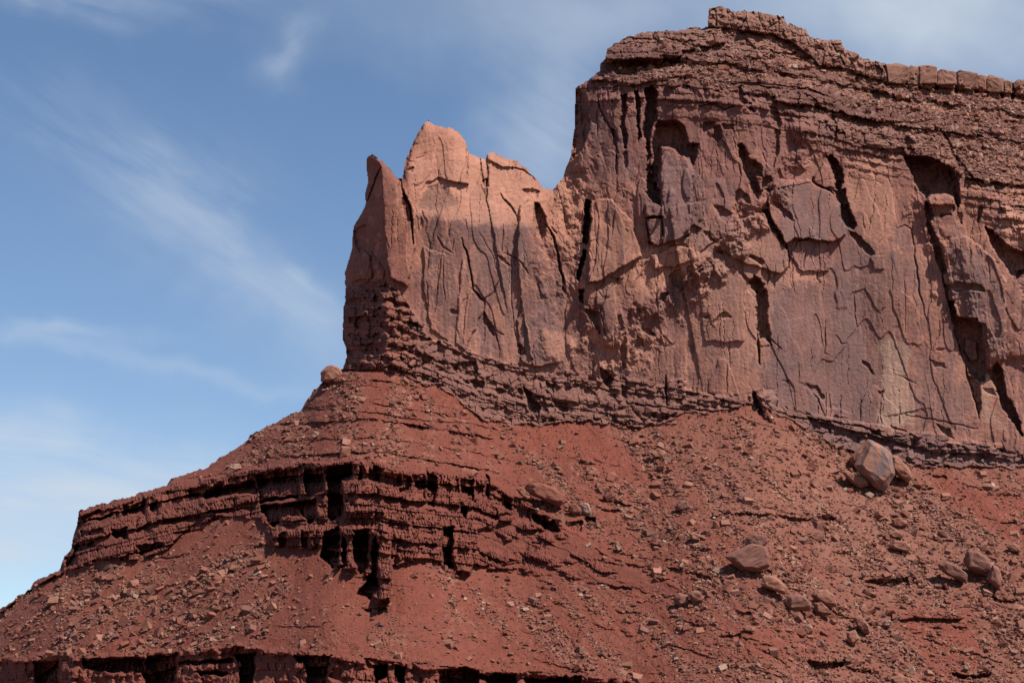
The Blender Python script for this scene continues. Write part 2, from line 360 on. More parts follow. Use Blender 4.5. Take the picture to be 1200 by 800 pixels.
H += mainw*(1.8*fbm(PX, PY*.45, 70, 31, 2) + .25*rough_w*fbm(PX, PY, 9, 35, 4)+.2*fbm(PX, PY, 3.4, 39, 3))
H -= mainw*(1.1*(.35+rough_w)+1.0*(.05+.9*rough_w)+.5*rough_w-1.6)
# sparse long joints that hang down the wall
jn = vnoise(PX/17+.25*w1x, PY/260, 48); jg = sm(.0, .3, vnoise(PX/40, PY/70, 49))
H -= mainw*1.1*sm(.03, .0, np.abs(jn))*jg
# cross bedding on the bare orange rock
H += mainw*.22*vnoise((PX+2.2*PY)/40, (PY+.22*PX+3*w1y)/2.6, 53)*orange+mainw*.5*orange*fbm(PX, PY, 11, 54, 4)
# fine horizontal bedding + vertical joints on the wall
H += mainw*.13*vnoise(PX/50, (PY-C(PX, WALLB)+6*w1y)/2.6, 44)*sm(-.1, .5, vnoise(PX/60, PY/25, 46))
fl = vnoise(PX/4.0+1.5*w1x, PY/90, 47); H += mainw*.28*np.minimum(fl, .1)
# upper wall under the cap: thin bedding
fu0, _a, _b = facets(WX, WY, 10, 9, 219, tilt=2.0, step=1.2); nz0 = fbm(PX, PY, 12, 62, 4)
ub = (1-upper)*sm(48, 8, PY-wallt)*(PX > 655)
ubs = strata(PY-SUC+3*w1y, PX+3*w1x, 301, 3.0, 7, jw=.9, brick=.7, bw=2.0)
H += ub*4.4*ubs+ub*(.5*fu0+1.6*nz0)

# ---- blocky base of the wall
Sb = PY-C(PX, [(396,340),(455,338),(500,352),(560,378),(640,402),(800,425),(950,460),(1200,498),(1760,560)])+2.6*w1y
sb = strata(Sb, PX+3*w1x, 311, 2.8, 6.0, brick=.9, jw=.9, bw=1.6)
nz = fbm(PX, PY, 9, 61, 4)
fb, eb, _ = facets(WX, WY, 8, 7, 207, tilt=1.6, step=1.2)
sbb = strata(Sb+2*w1y, PX+6*w1x, 313, 9, 18, brick=.8, jw=1.4, bw=1.6)
H += baseb*((2.6*sb + 3.0*sbb + 1.3*fb + 1.9*nz)*(1+.6*sm(540, 480, PX))+1.2*sm(0, 30, PY-wallb))
# ---- upper ledgy slopes
Su = PY-SUC+2.5*w1y+3*fbm(PX, PY, 60, 63, 2)
su = strata(Su, PX+4*w1x, 321, 2.6, 6, brick=.8, jw=.9, ramp=1.0, soft_t=1.5, bw=1.6)
fu, eu, _ = facets(WX, WY, 9, 6, 209, tilt=1.6, step=1.4)
su2 = strata(Su+3*w1y, PX+5*w1x, 323, 7, 14, brick=.6, jw=1.5, ramp=1.0, soft_t=1.6, bw=2.5)
um = C(PX, [(660,1.3),(850,1.2),(1000,1.0),(1200,.8)])*(.6+.8*sm(-.2, .3, fbm(PX, PY*2, 50, 66, 3)))
H += upper*(1-capz)*(um*(4.2*su + 11.0*su2-6) + .8*fu + 3.0*fbm(PX, PY, 18, 65, 4))
fc, ec, idc = facets(PX+1*w1x, PY+1*w1y+8*h2(np.floor(PX/15), PX*0, 4), 19, 30, 221, tilt=2.2, step=2.0); fc2, ec2, _c = facets(WX, WY, 5, 6, 223, tilt=1.2, step=.7)
H += capz*(5+fc+fc2+1.4*fbm(PX, PY, 6, 225, 3)-2.5*sm(.09, .01, ec)*(idc > .35)+2.0*strata(PY-C(PX, SIL_U)+2*w1y, PX+3*w1x, 361, 4, 8, jw=1.0))
# bring the three tiers flush where they meet
def tier(line, a, b):
    v = PY-line; inx = (PX > 480)*(PX < 1200)
    return float(H[(v > a)*(v < b)*inx].mean())
dm = tier(wallb, -30, -6)-tier(wallb, 6, 24); H += baseb*(dm+.3)
inx_ = (PX > 700)*(PX < 1150); v_ = PY-wallt
du = float(H[(v_ > 4)*(v_ < 20)*inx_].mean())-float(H[(v_ > -20)*(v_ < -4)*inx_].mean()); H += upper*(du+.5)
dt = tier(base, -24, -4)-tier(base, 5, 24); H += talus*(PX > 380)*(dt-.6)*np.exp(-np.clip(PY-base, 0, 400)/45)*sm(380, 470, PX)
H += talus*sm(380, 420, PX)*1.5*np.exp(-np.clip(PY-base, 0, 400)/8)*(.5+nz)
# ---- the banded outcrop on the talus
So = PY-C(PX, RIM)*.55-C(PX, LOW)*.0-.45*C(PX, [(36,640),(90,600),(200,575),(320,548),(437,543),(560,560),(640,592),(760,650),(900,720)])+1.2*w1y
so_ = strata(So, PX+4*w1x, 331, 2.8, 5.5, brick=1.1, jw=1.1, soft_t=1.5, ramp=1.0, bw=.8)
so2 = strata(So+2*w1y, PX+4*w1x, 333, 6, 11, brick=.7, jw=2.5, soft_t=1.8, ramp=1.0, bw=2)
pil = 1-np.abs(vnoise(PX/7.5+.8*w1x, PY/60, 71))*2           # fins
pil2 = vnoise(PX/26+.6*w1x, PY/80, 73)
flute = np.abs(vnoise(PX/3.4+.6*w1x, PY/16, 70))
outf = outc*C(PX, [(0,1),(540,1),(620,.65),(700,.4),(760,.25)])*np.maximum(C(PX, [(0,.45),(540,.45),(600,.15)]), sm(-.35, .1, fbm(PX, PY*2.5, 60, 72, 3)+(PX < 560)*.6-.1*(PX > 600)))
HARD = sm(.3, .55, so2)
rv = PY-rim
H -= outc*(PX < 660)*5.0*sm(5, 8, rv)*sm(30, 16, rv)*sm(-.35, .2, vnoise(PX/24, PX*0, 74)+.6*vnoise(PX/7, PX*0, 76)-.35*sm(430, 500, PX))
H += outf*(3.4*so_ + 11.5*so2 - 3.0*sm(.13, .03, flute)*(so2 > .3) - .8*flute + .9*np.clip(pil, -1, 1) + 6.5*pil2 + 1.0*fbm(PX, PY, 6, 75, 4))
sb2 = strata(PY-C(PX, BOT)+1.5*w1y, PX+5*w1x, 341, 5, 11, brick=1.0, jw=1.5)
H += botc*(5.0*sb2+1.0*pil+8*vnoise(PX/34+.6*w1x, PY/90, 79)-1+1.5*fbm(PX, PY, 7, 77, 4))
# overhanging lips of the two rims
for cv, mk, hh_ in ((rim, (PX > 85)*(PX < 640), 2.5), (bot, (PX < 900), 3.5)):
    H += mk*hh_*(.5+.9*h2(np.floor(PX/7+w1x), PX*0, 83))*sm(-6, -1, PY-cv)*sm(6, 3, PY-cv+3*vnoise(PX/9, PX*0, 81))

# ---- talus: soil, rills and embedded stones
cone = C(PX, [(-260,.9),(300,.65),(430,.0),(520,-.45),(760,-.62),(1200,-.62)])       # lean of the fall line
wl_ = sm(430, 230, PX); wr_ = sm(440, 640, PX); wc_ = np.clip(1-wl_-wr_, 0, 1)
def fall(al, sc_, sd_, o): return (wl_*fbm(PX+1.15*PY, PY*al, sc_, sd_, o)+wc_*fbm(PX, PY*al, sc_, sd_+3, o)+wr_*fbm(PX-.85*PY, PY*al, sc_, sd_+6, o)).astype(f4)
rill = fall(.2, 24, 85, 4)
tal = talus*(1-outc)*(1-botc)
dens = np.zeros_like(Y)                                                # share of ground under rubble
for p_, wgt, sf in (
 ([(-40,780),(40,690),(160,656),(300,640),(335,690),(300,765),(150,768)], 1.0, 25),
 ([(660,500),(760,505),(900,480),(1000,520),(960,600),(700,640),(620,560)], .72, 25),
 ([(640,560),(1230,560),(1230,820),(880,820),(760,700),(680,640)], .78, 25),
 ([(880,480),(1000,540),(1230,570),(1230,640),(900,640)], .8, 20),
 ([(290,500),(420,440),(500,450),(640,540),(600,560),(420,535),(240,555)], .5, 12),
 ([(500,640),(700,690),(860,790),(700,790),(540,740)], .55, 25),
 ([(330,690),(440,720),(700,770),(350,770)], .22, 20)):
    dens = np.maximum(dens, wgt*zone(*p_, soft=sf))
soilstrip = sm(.05, .35, fall(.25, 30, 185, 3)+.15)
redp = np.maximum.reduce([zone((640,480),(700,500),(760,560),(700,560),(600,515), soft=10), zone((1090,552),(1215,590),(1215,640),(1120,600), soft=8)*.8,
   zone((1050,715),(1140,715),(1150,790),(1090,800), soft=10)*.8, zone((840,735),(980,740),(960,775),(820,770), soft=8)*.7])
dens = np.maximum(dens, .16*sm(-.1, .3, fbm(PX, PY, 40, 88, 3)))
dens = np.maximum(dens, .45*talus*np.exp(-np.clip(PY-base, 0, 400)/9))
dens *= (.18+.82*soilstrip)*(1-.75*redp)
dens = np.clip(dens, 0, 1)*tal
updens = upper*np.clip(.3+.7*zone((980,100),(1215,100),(1215,235),(1100,190), soft=15)+.4*zone((700,85),(860,60),(960,70),(860,110),(700,100), soft=8), 0, 1)
dens = np.maximum(dens, updens)
H += tal*.42*fbm(PX, PY, 2.6, 93, 2)*(.6+sm(500, 800, PX)*.6)
H += tal*(1.8*rill + 2.6*fbm(PX, PY, 55, 89, 3) + .6*fbm(PX, PY, 6, 91, 4)*(.6+dens))
fs, es, ids = facets(PX+2*w1x, PY*1.15+2*w1y, 4.2, 3.6, 211, tilt=.9, step=.6)
fs2, es2, ids2 = facets(PX+2*w1x, PY*1.2+2*w1y, 9, 7, 213, tilt=1.6, step=.9)
H += dens*(1-upper)*(fs*1.3*(ids > .3) + fs2*1.5*(ids2 > .45))+dens*upper*fs*.8
# thin rock beds that crop out through the soil
thin = strata(PY-.55*C(PX, BOT)-.45*C(PX, RIM)+3*w1y, PX+4*w1x, 351, 9, 24, jw=.8, brick=.35, bw=2.5)
gate = sm(.02, .3, fbm(PX, PY*3.0, 70, 95, 3)+.35*zone((280,520),(380,440),(480,440),(580,520),(560,556),(430,535),(250,560), soft=12))
H += tal*gate*3.6*(thin-.3)
thin2 = strata(PY-C(PX, [(-260,120),(300,0),(440,-8),(560,12),(760,60),(1000,70),(1200,76)])+3*w1y, PX+6*w1x, 353, 3, 8, jw=.8, soft_t=1.9, ramp=1.0, brick=.45, bw=1.8)
gate2 = sm(.18, .42, fbm(PX, PY*2.4, 44, 97, 3))*sm(560, 620, PX); skirt = zone((300,515),(350,470),(395,428),(470,446),(540,480),(600,540),(560,556),(430,538),(320,540), soft=8, rag=10)*talus
H += tal*np.maximum(gate2*.6, skirt*.9)*(7.0*(thin2-.3))*(.35+1.1*sm(-.3, .3, fbm(PX, PY*2, 30, 99, 3)))
H += tal*sm(560, 480, PX)*sm(560, 500, PY)*fs2*.5
# =============================================== traced features: (see polygons) recesses, slabs, cracks
def features():
    P, S, K_, PO = pocket, slab, crack, pocket_bedded
    # -- spire and its notch
    S(4, (449,232),(470,214),(484,242),(486,290),(478,335),(457,325),(452,290), tx=.05)
    K_(10, 3.0, (470,210),(473,228),(480,242),(483,262),(484,285))
    P(6, (472,226),(478,233),(481,248),(484,259),(478,262),(472,248))
    P(5, (416,270),(428,262),(430,290),(422,296),(415,286)); K_(4, 1.5, (430,215),(427,240),(420,262))
    K_(5, 2.2, (447,196),(440,212),(434,228),(424,246),(418,262)); S(3.5, (412,300),(424,292),(434,300),(436,326),(412,330), tx=.05)
    S(3, (420,300),(435,295),(450,318),(448,330),(425,330)); K_(3, 1.4, (428,330),(437,300),(450,322))
    for (x, y, w) in ((404,352,20),(408,372,34),(414,392,30),(406,410,40),(430,362,16),(425,345,12)): P(4, (x,y),(x+w,y-2),(x+w+2,y+5),(x+2,y+6))
    # -- orange block
    P(1.3, (489,243),(494,230),(502,220),(512,216),(521,219),(530,229),(538,238),(520,243),(505,246), soft=2.5)
    S(3.0, (484,243),(478,215),(474,205),(482,175),(497,145),(532,150),(546,168),(548,215),(535,214),(515,208),(500,214),(490,228), tx=.06, ty=-.05)
    K_(3, 1.5, (548,168),(548,205),(546,225)); K_(4, 2, (571,186),(571,212),(570,236)); K_(4, 2.4, (586,226),(592,236),(600,244),(607,255))
    P(4, (565,212),(572,210),(574,218),(568,219)); K_(2.5, 1.3, (563,217),(568,228)); K_(2, 1.3, (477,172),(490,168)); P(3, (478,199),(484,196),(483,203))
    S(3, (570,179),(597,186),(604,196),(590,196),(572,187)); K_(3.5, 2, (600,196),(615,200),(628,212)); P(4, (612,222),(624,220),(633,225),(628,232),(616,233))
    # varnish wall left
    P(9, (626,236),(632,238),(637,248),(641,262),(640,276),(634,280),(628,277),(626,262)); K_(8, 3.4, (641,264),(649,279),(654,300),(657,318),(663,334)); K_(4, 1.8, (646,266),(652,275))
    S(3.4, (611,240),(622,232),(627,245),(627,285),(640,300),(650,330),(655,425),(625,430),(612,360),(606,290), tx=-.03)
    K_(3, 1.8, (592,296),(604,301),(612,309),(619,321)); P(3, (583,300),(590,303),(599,312),(590,308)); K_(2, 1.4, (590,262),(588,296))
    K_(6, 2.2, (541,279),(546,293),(550,310),(553,330),(556,340)); K_(3, 2, (513,276),(519,289),(529,296)); K_(2.5, 1.2, (529,295),(532,280))
    K_(5, 3.0, (552,336),(560,346),(567,353)); K_(3, 2.4, (583,333),(576,345),(568,350),(567,366)); P(5, (567,366),(572,372),(580,386),(579,394),(570,384),(566,376)); K_(3, 1.4, (580,386),(590,393)); K_(3, 1.6, (580,388),(583,400))
    S(2.0, (541,300),(553,335),(560,346),(566,366),(545,410),(534,402),(538,350), tx=.05); S(1.6, (496,290),(526,300),(528,402),(505,385),(497,340), tx=-.03)
    K_(2.2, 1.2, (547,345),(544,375),(542,405)); P(2.5, (527,363),(538,364),(536,368),(528,368)); K_(2, 1.4, (599,303),(599,345),(602,380))
    P(5, (606,402),(611,404),(617,412),(612,417),(607,414)); K_(2, 1.6, (602,380),(606,404)); K_(2, 1.6, (500,330),(501,360))
    P(4, (657,318),(661,325),(663,345),(658,340)); S(2.5, (605,375),(612,365),(622,395),(624,430),(612,425))
    K_(2, 1.2, (520,300),(519,330),(521,352)); K_(1.5, 1.0, (513,310),(512,350)); K_(1.5, 1.2, (560,270),(575,295),(583,318))
    # base of left wall
    P(6, (527,425),(558,424),(560,438),(545,443),(530,434)); P(6, (550,445),(567,446),(566,456),(556,457)); P(7, (614,452),(622,460),(634,478),(629,490),(619,480)); P(5, (650,471),(664,473),(665,483),(653,485))
    P(4, (582,455),(592,458),(590,466),(583,465)); P(4, (640,448),(650,450),(648,462),(640,460)); P(4, (608,453),(613,456),(612,470),(607,468))
    P(7, (702,430),(712,434),(718,445),(716,453),(706,449)); K_(6, 2, (780,440),(781,478)); P(4.5, (802,458),(820,461),(817,467),(805,469)); P(3, (831,461),(838,462),(836,467)); K_(4, 2.2, (812,479),(838,482))
    S(3, (720,482),(740,478),(752,494),(752,503),(724,495)); K_(3, 2, (738,474),(748,488),(757,500)); P(4, (765,484),(769,483),(769,490),(765,491)); P(4, (776,486),(783,487),(782,491),(776,491))
    K_(4, 1.4, (735,473),(775,477),(812,482))
    # dark slot between block and main wall
    P(22, (687,232),(691,236),(691.5,262),(689,280),(687,287),(684,284),(684.5,255),(685,240)); P(18, (684,292),(687,294),(682,318),(679,329),(676,327),(679,310)); P(12, (678,340),(684,338),(683,356),(679,354))
    P(6, (685,363),(690,362),(703,366),(704,393),(697,382),(690,370)); P(3, (673,299),(681,302),(678,306),(673,304))
    S(5, (692,236),(715,232),(740,260),(752,300),(700,330),(690,330),(690,290), tx=-.04, ty=.03)
    # -- left fins of the main block
    P(9, (674,106),(681,104),(686,112),(690,128),(691,148),(686,165),(678,180),(672,186),(670,184),(673,150)); P(8, (728,112),(733,111),(735,126),(732,142),(735,160),(734,174),(731,174),(728,150)); P(11, (744,108),(748,106),(750,130),(749,150),(751,160),(748,165),(746,140))
    P(13, (756,104),(764,100),(770,108),(769,140),(763,152),(762,180),(764,205),(766,214),(773,222),(773,240),(764,236),(758,226),(757,215),(758,190),(757,165),(752,158),(756,135))
    P(12, (768,150),(772,142),(793,141),(803,148),(806,168),(819,168),(816,184),(812,195),(808,186),(800,182),(796,186),(792,176),(776,172),(773,198),(768,222),(763,205),(763,170))
    S(6, (774,173),(784,172),(794,178),(795,180),(806,188),(812,200),(810,240),(808,272),(792,282),(776,285),(775,235), tx=.02)
    P(5, (716,150),(722,154),(724,166),(719,162)); K_(4, 2.4, (700,112),(703,128),(709,138),(716,150),(721,170),(725,180)); P(4, (730,180),(734,178),(735,196),(731,198)); K_(3, 2, (700,130),(700,160)); K_(4, 2.4, (723,180),(722,205))
    P(5, (824,144),(832,142),(838,144),(834,152),(824,155)); P(5, (838,146),(845,148),(846,162),(840,166),(834,160)); P(4, (847,146),(860,147),(859,152),(848,151))
    P(9, (864,170),(870,168),(878,186),(893,192),(893,206),(886,206),(892,228),(888,232),(880,222),(872,200))
    P(5, (893,208),(904,206),(906,212),(898,216),(892,226)); P(3, (896,222),(905,221),(903,226)); P(6, (862,104),(868,103),(872,116),(880,122),(884,131),(876,128),(866,118)); P(5, (901,124),(910,127),(916,145),(912,150),(905,148),(902,135)); P(5, (908,150),(913,154),(912,180),(907,196),(906,170))
    S(5, (757,240),(768,234),(776,243),(776,253),(757,254)); S(4, (759,256),(775,256),(776,285),(768,288),(760,282)); K_(4, 1.6, (757,255),(777,255)); K_(5, 2.0, (758,258),(761,284),(770,288)); K_(4, 2, (776,256),(776,284))
    # ragged diagonal ledge line from (700,330) up to the apron
    P(4, (860,225),(868,222),(878,230),(880,240),(870,236),(866,246),(862,236)); P(3, (836,240),(846,242),(858,250),(852,262),(842,256)); P(4, (825,270),(832,273),(838,283),(828,280)); P(4, (800,274),(812,264),(823,268),(815,276),(802,280))
    K_(4, 2.4, (821,297),(830,288),(838,284)); P(3, (836,291),(846,295),(846,298),(838,295)); P(4.5, (784,324),(790,318),(797,316),(802,322),(801,334),(796,338),(788,332)); P(4, (806,314),(812,310),(812,318),(806,320)); P(4, (818,318),(825,312),(825,316),(820,322)); P(5, (770,352),(776,344),(784,341),(778,354))
    K_(3, 1.8, (795,345),(803,334),(812,318),(826,308)); S(3, (764,300),(790,288),(812,292),(815,305),(790,312),(768,314)); P(3, (716,324),(725,326),(723,330)); P(3, (724,368),(728,368),(730,380),(726,392),(723,384)); K_(3, 1.6, (712,336),(704,366),(710,394))
    P(3.4, (751,383),(760,386),(768,391),(765,394),(754,389)); P(4, (746,393),(753,397),(754,406),(746,405)); P(4, (728,392),(733,391),(733,430),(730,434),(727,410)); P(3, (822,371),(832,371),(827,374)); P(2.6, (838,374),(850,366),(857,370),(848,374),(832,382)); P(5, (728,452),(736,454),(734,466),(728,464))
    S(1.8, (830,325),(860,312),(874,330),(872,400),(826,400),(820,350), tx=.03)
    # apron slab and bulge
    S(4.2, (838,288),(867,258),(896,249),(908,266),(922,287),(924,313),(915,321),(900,316),(875,309), tx=.03, ty=-.02)
    S(7, (900,230),(908,220),(925,211),(950,212),(976,228),(985,250),(992,276),(975,284),(950,279),(930,280),(922,286),(908,266),(901,244), tx=-.02, ty=.03)
    P(7, (894,246),(900,245),(908,262),(916,274),(923,288),(922,292),(912,280),(902,266)); K_(4, 2, (922,288),(924,300),(924,314)); P(4, (905,236),(917,240),(928,252),(930,260),(922,256),(918,258),(914,246)); K_(2, 1.4, (928,240),(931,250))
    S(2.2, (935,283),(955,278),(972,286),(970,318),(940,318),(926,300), tx=.02); P(2, (942,284),(943,312),(925,312),(926,296)) if 0 else None
    P(12, (967,183),(974,182),(983,190),(988,205),(988,214),(984,222),(979,222),(978,206),(973,194)); K_(5, 2.2, (953,207),(952,214),(960,219),(970,222),(977,228)); P(8, (977,224),(984,221),(990,222),(992,234),(995,240),(985,240),(979,232)); P(11, (984,240),(995,240),(999,252),(1003,264),(1000,268),(992,266),(984,256)); P(6, (995,271),(1003,272),(1014,284),(1025,297),(1021,301),(1008,290))
    S(3, (955,205),(965,192),(974,196),(978,220),(966,220),(956,214)); K_(2, 1.2, (945,292),(942,312)); S(1.5, (1020,300),(1035,300),(1037,316),(1024,316))
    # slot with hollow above
    P(4.5, (878,300),(884,299),(892,302),(897,308),(890,310)); S(3, (872,306),(880,302),(890,310),(892,326),(878,328),(870,318)); P(9, (877,330),(884,324),(896,333),(893,340),(887,344),(880,338)); P(8, (886,343),(898,338),(900,352),(899,372),(902,390),(905,405),(897,396),(890,396),(886,380)); K_(7, 2.8, (887,384),(888,405),(890,427)); K_(2.5, 2, (893,390),(905,398),(915,409)); K_(3, 1.4, (897,310),(902,322),(898,334))
    # right alcove, its boulder and the long crack
    P(16, (1060,184),(1072,182),(1096,186),(1115,198),(1123,212),(1126,238),(1121,246),(1118,230),(1106,227),(1092,228),(1085,233),(1078,224),(1068,204)); dome(4, (1085,234),(1092,229),(1106,227),(1122,231),(1122,242),(1112,252),(1100,252),(1088,244), r=7)
    P(6, (1090,240),(1108,240),(1120,240),(1114,252),(1104,254),(1095,248)); P(8, (1083,236),(1091,240),(1094,252),(1090,262),(1095,272),(1100,284),(1105,300),(1110,320),(1103,322),(1098,306),(1091,282),(1085,256)); K_(6, 2.6, (1105,322),(1110,345),(1114,364))
    P(10, (1111,352),(1118,354),(1121,372),(1146,373),(1150,384),(1154,410),(1156,428),(1154,446),(1146,446),(1136,436),(1128,418),(1119,392)); S(4, (1130,396),(1144,400),(1146,420),(1138,424),(1130,410)); K_(5, 2.4, (1118,388),(1126,412),(1134,440),(1142,470),(1147,490)); P(5, (1135,440),(1148,446),(1150,478),(1146,486),(1140,462))
    P(10, (1156,432),(1162,432),(1168,423),(1175,436),(1180,462),(1190,480),(1196,495),(1198,512),(1186,494),(1176,480),(1166,454)); P(3, (1152,455),(1164,456),(1166,463),(1156,461))
    P(10, (1155,267),(1164,270),(1172,279),(1183,289),(1196,294),(1212,296),(1212,318),(1202,320),(1188,330),(1184,322),(1176,308),(1168,298),(1160,284)); P(6, (1190,318),(1202,316),(1210,330),(1204,352),(1194,340)); P(5, (1144,258),(1147,243),(1153,242),(1149,254),(1146,264)); P(3, (1120,248),(1128,252),(1128,262),(1121,258)); P(4, (1105,335),(1125,330),(1150,334),(1154,341),(1140,340),(1120,342))
    S(5, (1103,285),(1130,275),(1152,292),(1166,305),(1178,330),(1178,420),(1160,430),(1155,380),(1120,370),(1112,330), tx=.03)
    K_(3, 1.8, (1050,268),(1060,264),(1068,268),(1071,285),(1074,315),(1078,345),(1086,376)); K_(2.0, 1.3, (1001,345),(1003,385)); P(3.4, (1009,422),(1018,426),(1025,440),(1018,434)); P(3, (1029,459),(1036,459),(1033,467))
    P(3, (944,449),(957,452),(967,467),(962,468)); K_(2.6, 1.6, (937,448),(948,454),(958,468),(970,495)); K_(2.5, 1.6, (967,375),(967,414),(972,416)); K_(2, 1.4, (979,392),(986,402),(992,402)); P(2.4, (1090,422),(1106,426),(1108,431),(1096,430)); P(2, (1093,409),(1108,408),(1104,412)); K_(1.6, 1.2, (1101,372),(1100,396),(1092,410)); K_(1.8, 1.2, (936,424),(936,450)); K_(1.8, 1.2, (913,230),(913,231)) if 0 else None
    K_(2, 1.2, (958,316),(957,328)); K_(1.6, 1.1, (928,312),(930,345)); K_(1.8, 1.2, (1051,440),(1060,443),(1072,450)); K_(1.5, 1.0, (1044,300),(1046,340)); K_(1.6, 1.2, (1072,300),(1079,350)); K_(2, 1.3, (1157,300),(1160,330)); K_(2.5, 1.6, (1160,286),(1172,276))
    K_(2, 1.2, (1118,286),(1122,300),(1120,306)); K_(2, 1.2, (854,395),(855,430)); K_(2, 1.2, (852,425),(852,460)); K_(1.6, 1.0, (1060,320),(1061,390))
    for x in (958, 968, 973, 985, 1008, 1032, 1054): K_(2, 1.1, (x, 458+(x-958)*.2),(x, 486+(x-958)*.15))
    K_(4.5, 1.6, (922,488),(960,492),(1008,499),(1040,512),(1066,511)); P(4, (1043,500),(1058,503),(1070,510),(1060,512),(1046,506)); P(3.5, (1099,497),(1112,503),(1118,514),(1108,512)); K_(3, 1.4, (1060,486),(1098,492),(1146,502))
    S(3.2, (945,486),(1040,500),(1100,516),(1140,522),(1170,520),(1170,532),(1100,530),(1040,514),(960,494)); P(3, (1065,513),(1075,516),(1072,524),(1066,522)); P(3, (1110,520),(1122,524),(1120,534),(1112,530)); P(2.4, (918,446),(925,446),(922,449)); K_(4, 2, (1080,543),(1100,546),(1118,547))
    # leaning pillar at the foot of the wall
    P(8, (881,457),(885,458),(893,482),(890,486),(884,474)); dome(9, (886,462),(894,456),(905,458),(910,466),(909,480),(907,492),(896,491),(892,478), r=7); P(3, (901,474),(905,478),(903,488),(899,482))
    # -- cap overhang
    P(9, (700,76),(706,68),(720,71),(745,70),(770,71),(790,68),(799,66),(797,73),(780,78),(762,82),(745,87),(725,88),(712,82)); S(6, (706,66),(712,52),(735,42),(800,36),(845,34),(850,50),(800,60),(798,67),(770,69),(740,69),(712,70))
    P(5, (772,66),(782,64),(798,66),(798,72),(786,76),(774,74)); P(4, (815,55),(830,54),(832,60),(820,62)); P(4.5, (874,66),(884,68),(900,76),(925,88),(920,91),(898,82),(880,74)); K_(4, 2.4, (776,92),(800,91),(820,92),(835,88)); K_(5, 3, (848,98),(870,98),(900,103),(930,106),(945,103),(965,112)); P(5, (880,70),(895,66),(905,70),(892,74)); K_(4.5, 2.6, (862,96),(896,99),(940,104),(985,118)); P(5, (938,108),(950,112),(960,122),(968,132),(958,130),(948,120)); K_(4, 3, (976,134),(980,150),(977,170))
    P(5, (1009,103),(1022,101),(1030,108),(1030,116),(1020,117),(1011,110)); P(4.5, (1056,113),(1066,116),(1070,122),(1062,122)); P(4.5, (1165,126),(1178,124),(1185,129),(1176,133),(1166,131)); K_(4, 2.6, (1018,138),(1040,143),(1070,145),(1095,140)); P(4, (1130,140),(1150,142),(1158,150),(1140,149)); P(6, (1175,142),(1198,142),(1212,146),(1212,166),(1196,158),(1176,152)); P(4, (1143,172),(1160,172),(1165,178),(1148,179)); P(5, (1150,154),(1172,158),(1170,163),(1154,160)); P(6, (1166,196),(1180,200),(1175,206),(1168,202)); K_(5, 4, (1100,150),(1112,166),(1118,182),(1132,200),(1150,220)); P(4, (1045,176),(1058,172),(1062,184),(1050,186)); P(5, (1063,160),(1072,168),(1064,176),(1060,166))
    K_(4, 2.4, (820,125),(836,122),(850,128),(862,124)); K_(3, 1.6, (780,118),(800,122),(830,120))
    for x, y in ((1041,82),(1063,82),(1077,84),(1097,87),(1120,91),(1144,94),(1156,96),(1173,98),(1187,100)): K_(9, 4.5, (x,y-6),(x+.5,y+16), taper=False)
    # smooth orange shoulder on the right
    S(2, (1168,212),(1215,216),(1215,280),(1190,270),(1172,240))
    # -- outcrop: deep re-entrants
    PO(17.05, (300,556),(322,552),(350,550),(352,578),(350,582),(316,588),(304,590),(302,575)); PO(13.95, (241,572),(256,570),(300,562),(303,578),(262,580),(240,586)); PO(18.6, (356,551),(378,548),(381,576),(358,580)); PO(24.8, (384,548),(412,543),(412,556),(400,562),(398,578),(404,588),(402,602),(392,610),(383,606),(384,580))
    PO(18.6, (306,592),(340,590),(370,584),(372,605),(364,612),(352,604),(330,606),(322,618),(314,610),(306,600)); PO(7.75, (326,626),(336,622),(336,640),(328,640)); PO(7.75, (353,624),(361,622),(360,643),(354,643)); PO(20.15, (380,622),(397,618),(397,648),(396,664),(388,664),(376,652)); PO(13.95, (401,630),(406,630),(406,662),(401,664)); PO(20.15, (414,622),(432,620),(432,660),(428,672),(420,672),(414,655)); PO(18.6, (436,640),(440,628),(444,640),(441,664),(443,690),(434,702),(420,696),(430,680),(436,665))
    PO(10.85, (420,544),(424,543),(424,560),(420,562)); PO(10.85, (438,546),(445,544),(443,562),(439,560)); PO(12.4, (484,556),(496,556),(500,562),(498,584),(486,582)); PO(13.95, (500,556),(513,556),(512,575),(508,592),(502,592),(500,578)); PO(13.95, (540,562),(554,562),(554,586),(546,590),(540,580)); PO(12.4, (540,590),(548,592),(546,606),(540,602)); PO(18.6, (519,618),(532,616),(530,650),(532,664),(524,666),(516,652)); PO(9.3, (467,572),(479,572),(478,578),(468,580)); PO(12.4, (570,556),(574,560),(573,585),(568,580)); PO(9.3, (590,580),(600,585),(598,596),(590,592)); PO(9.3, (623,600),(640,604),(640,618),(625,612)); PO(10.85, (637,612),(652,610),(656,622),(646,626),(638,622)); PO(7.75, (660,612),(682,612),(680,622),(668,620)); PO(9.3, (684,608),(700,606),(698,612),(686,612))
    S(7, (441,625),(446,612),(456,616),(458,640),(459,664),(457,700),(443,704),(446,680),(443,660)); S(6, (531,618),(552,620),(552,670),(536,668),(530,650)); S(4, (402,565),(425,562),(450,566),(450,600),(404,600))
    PO(6.2, (425,712),(452,712),(455,718),(440,720),(428,718)); PO(6.2, (368,636),(372,638),(370,641)); K_(1.2, 1.3, (385,683),(420,684),(462,686),(520,691),(570,697),(640,704)); K_(1.5, 1.5, (640,704),(665,712),(700,718)) 
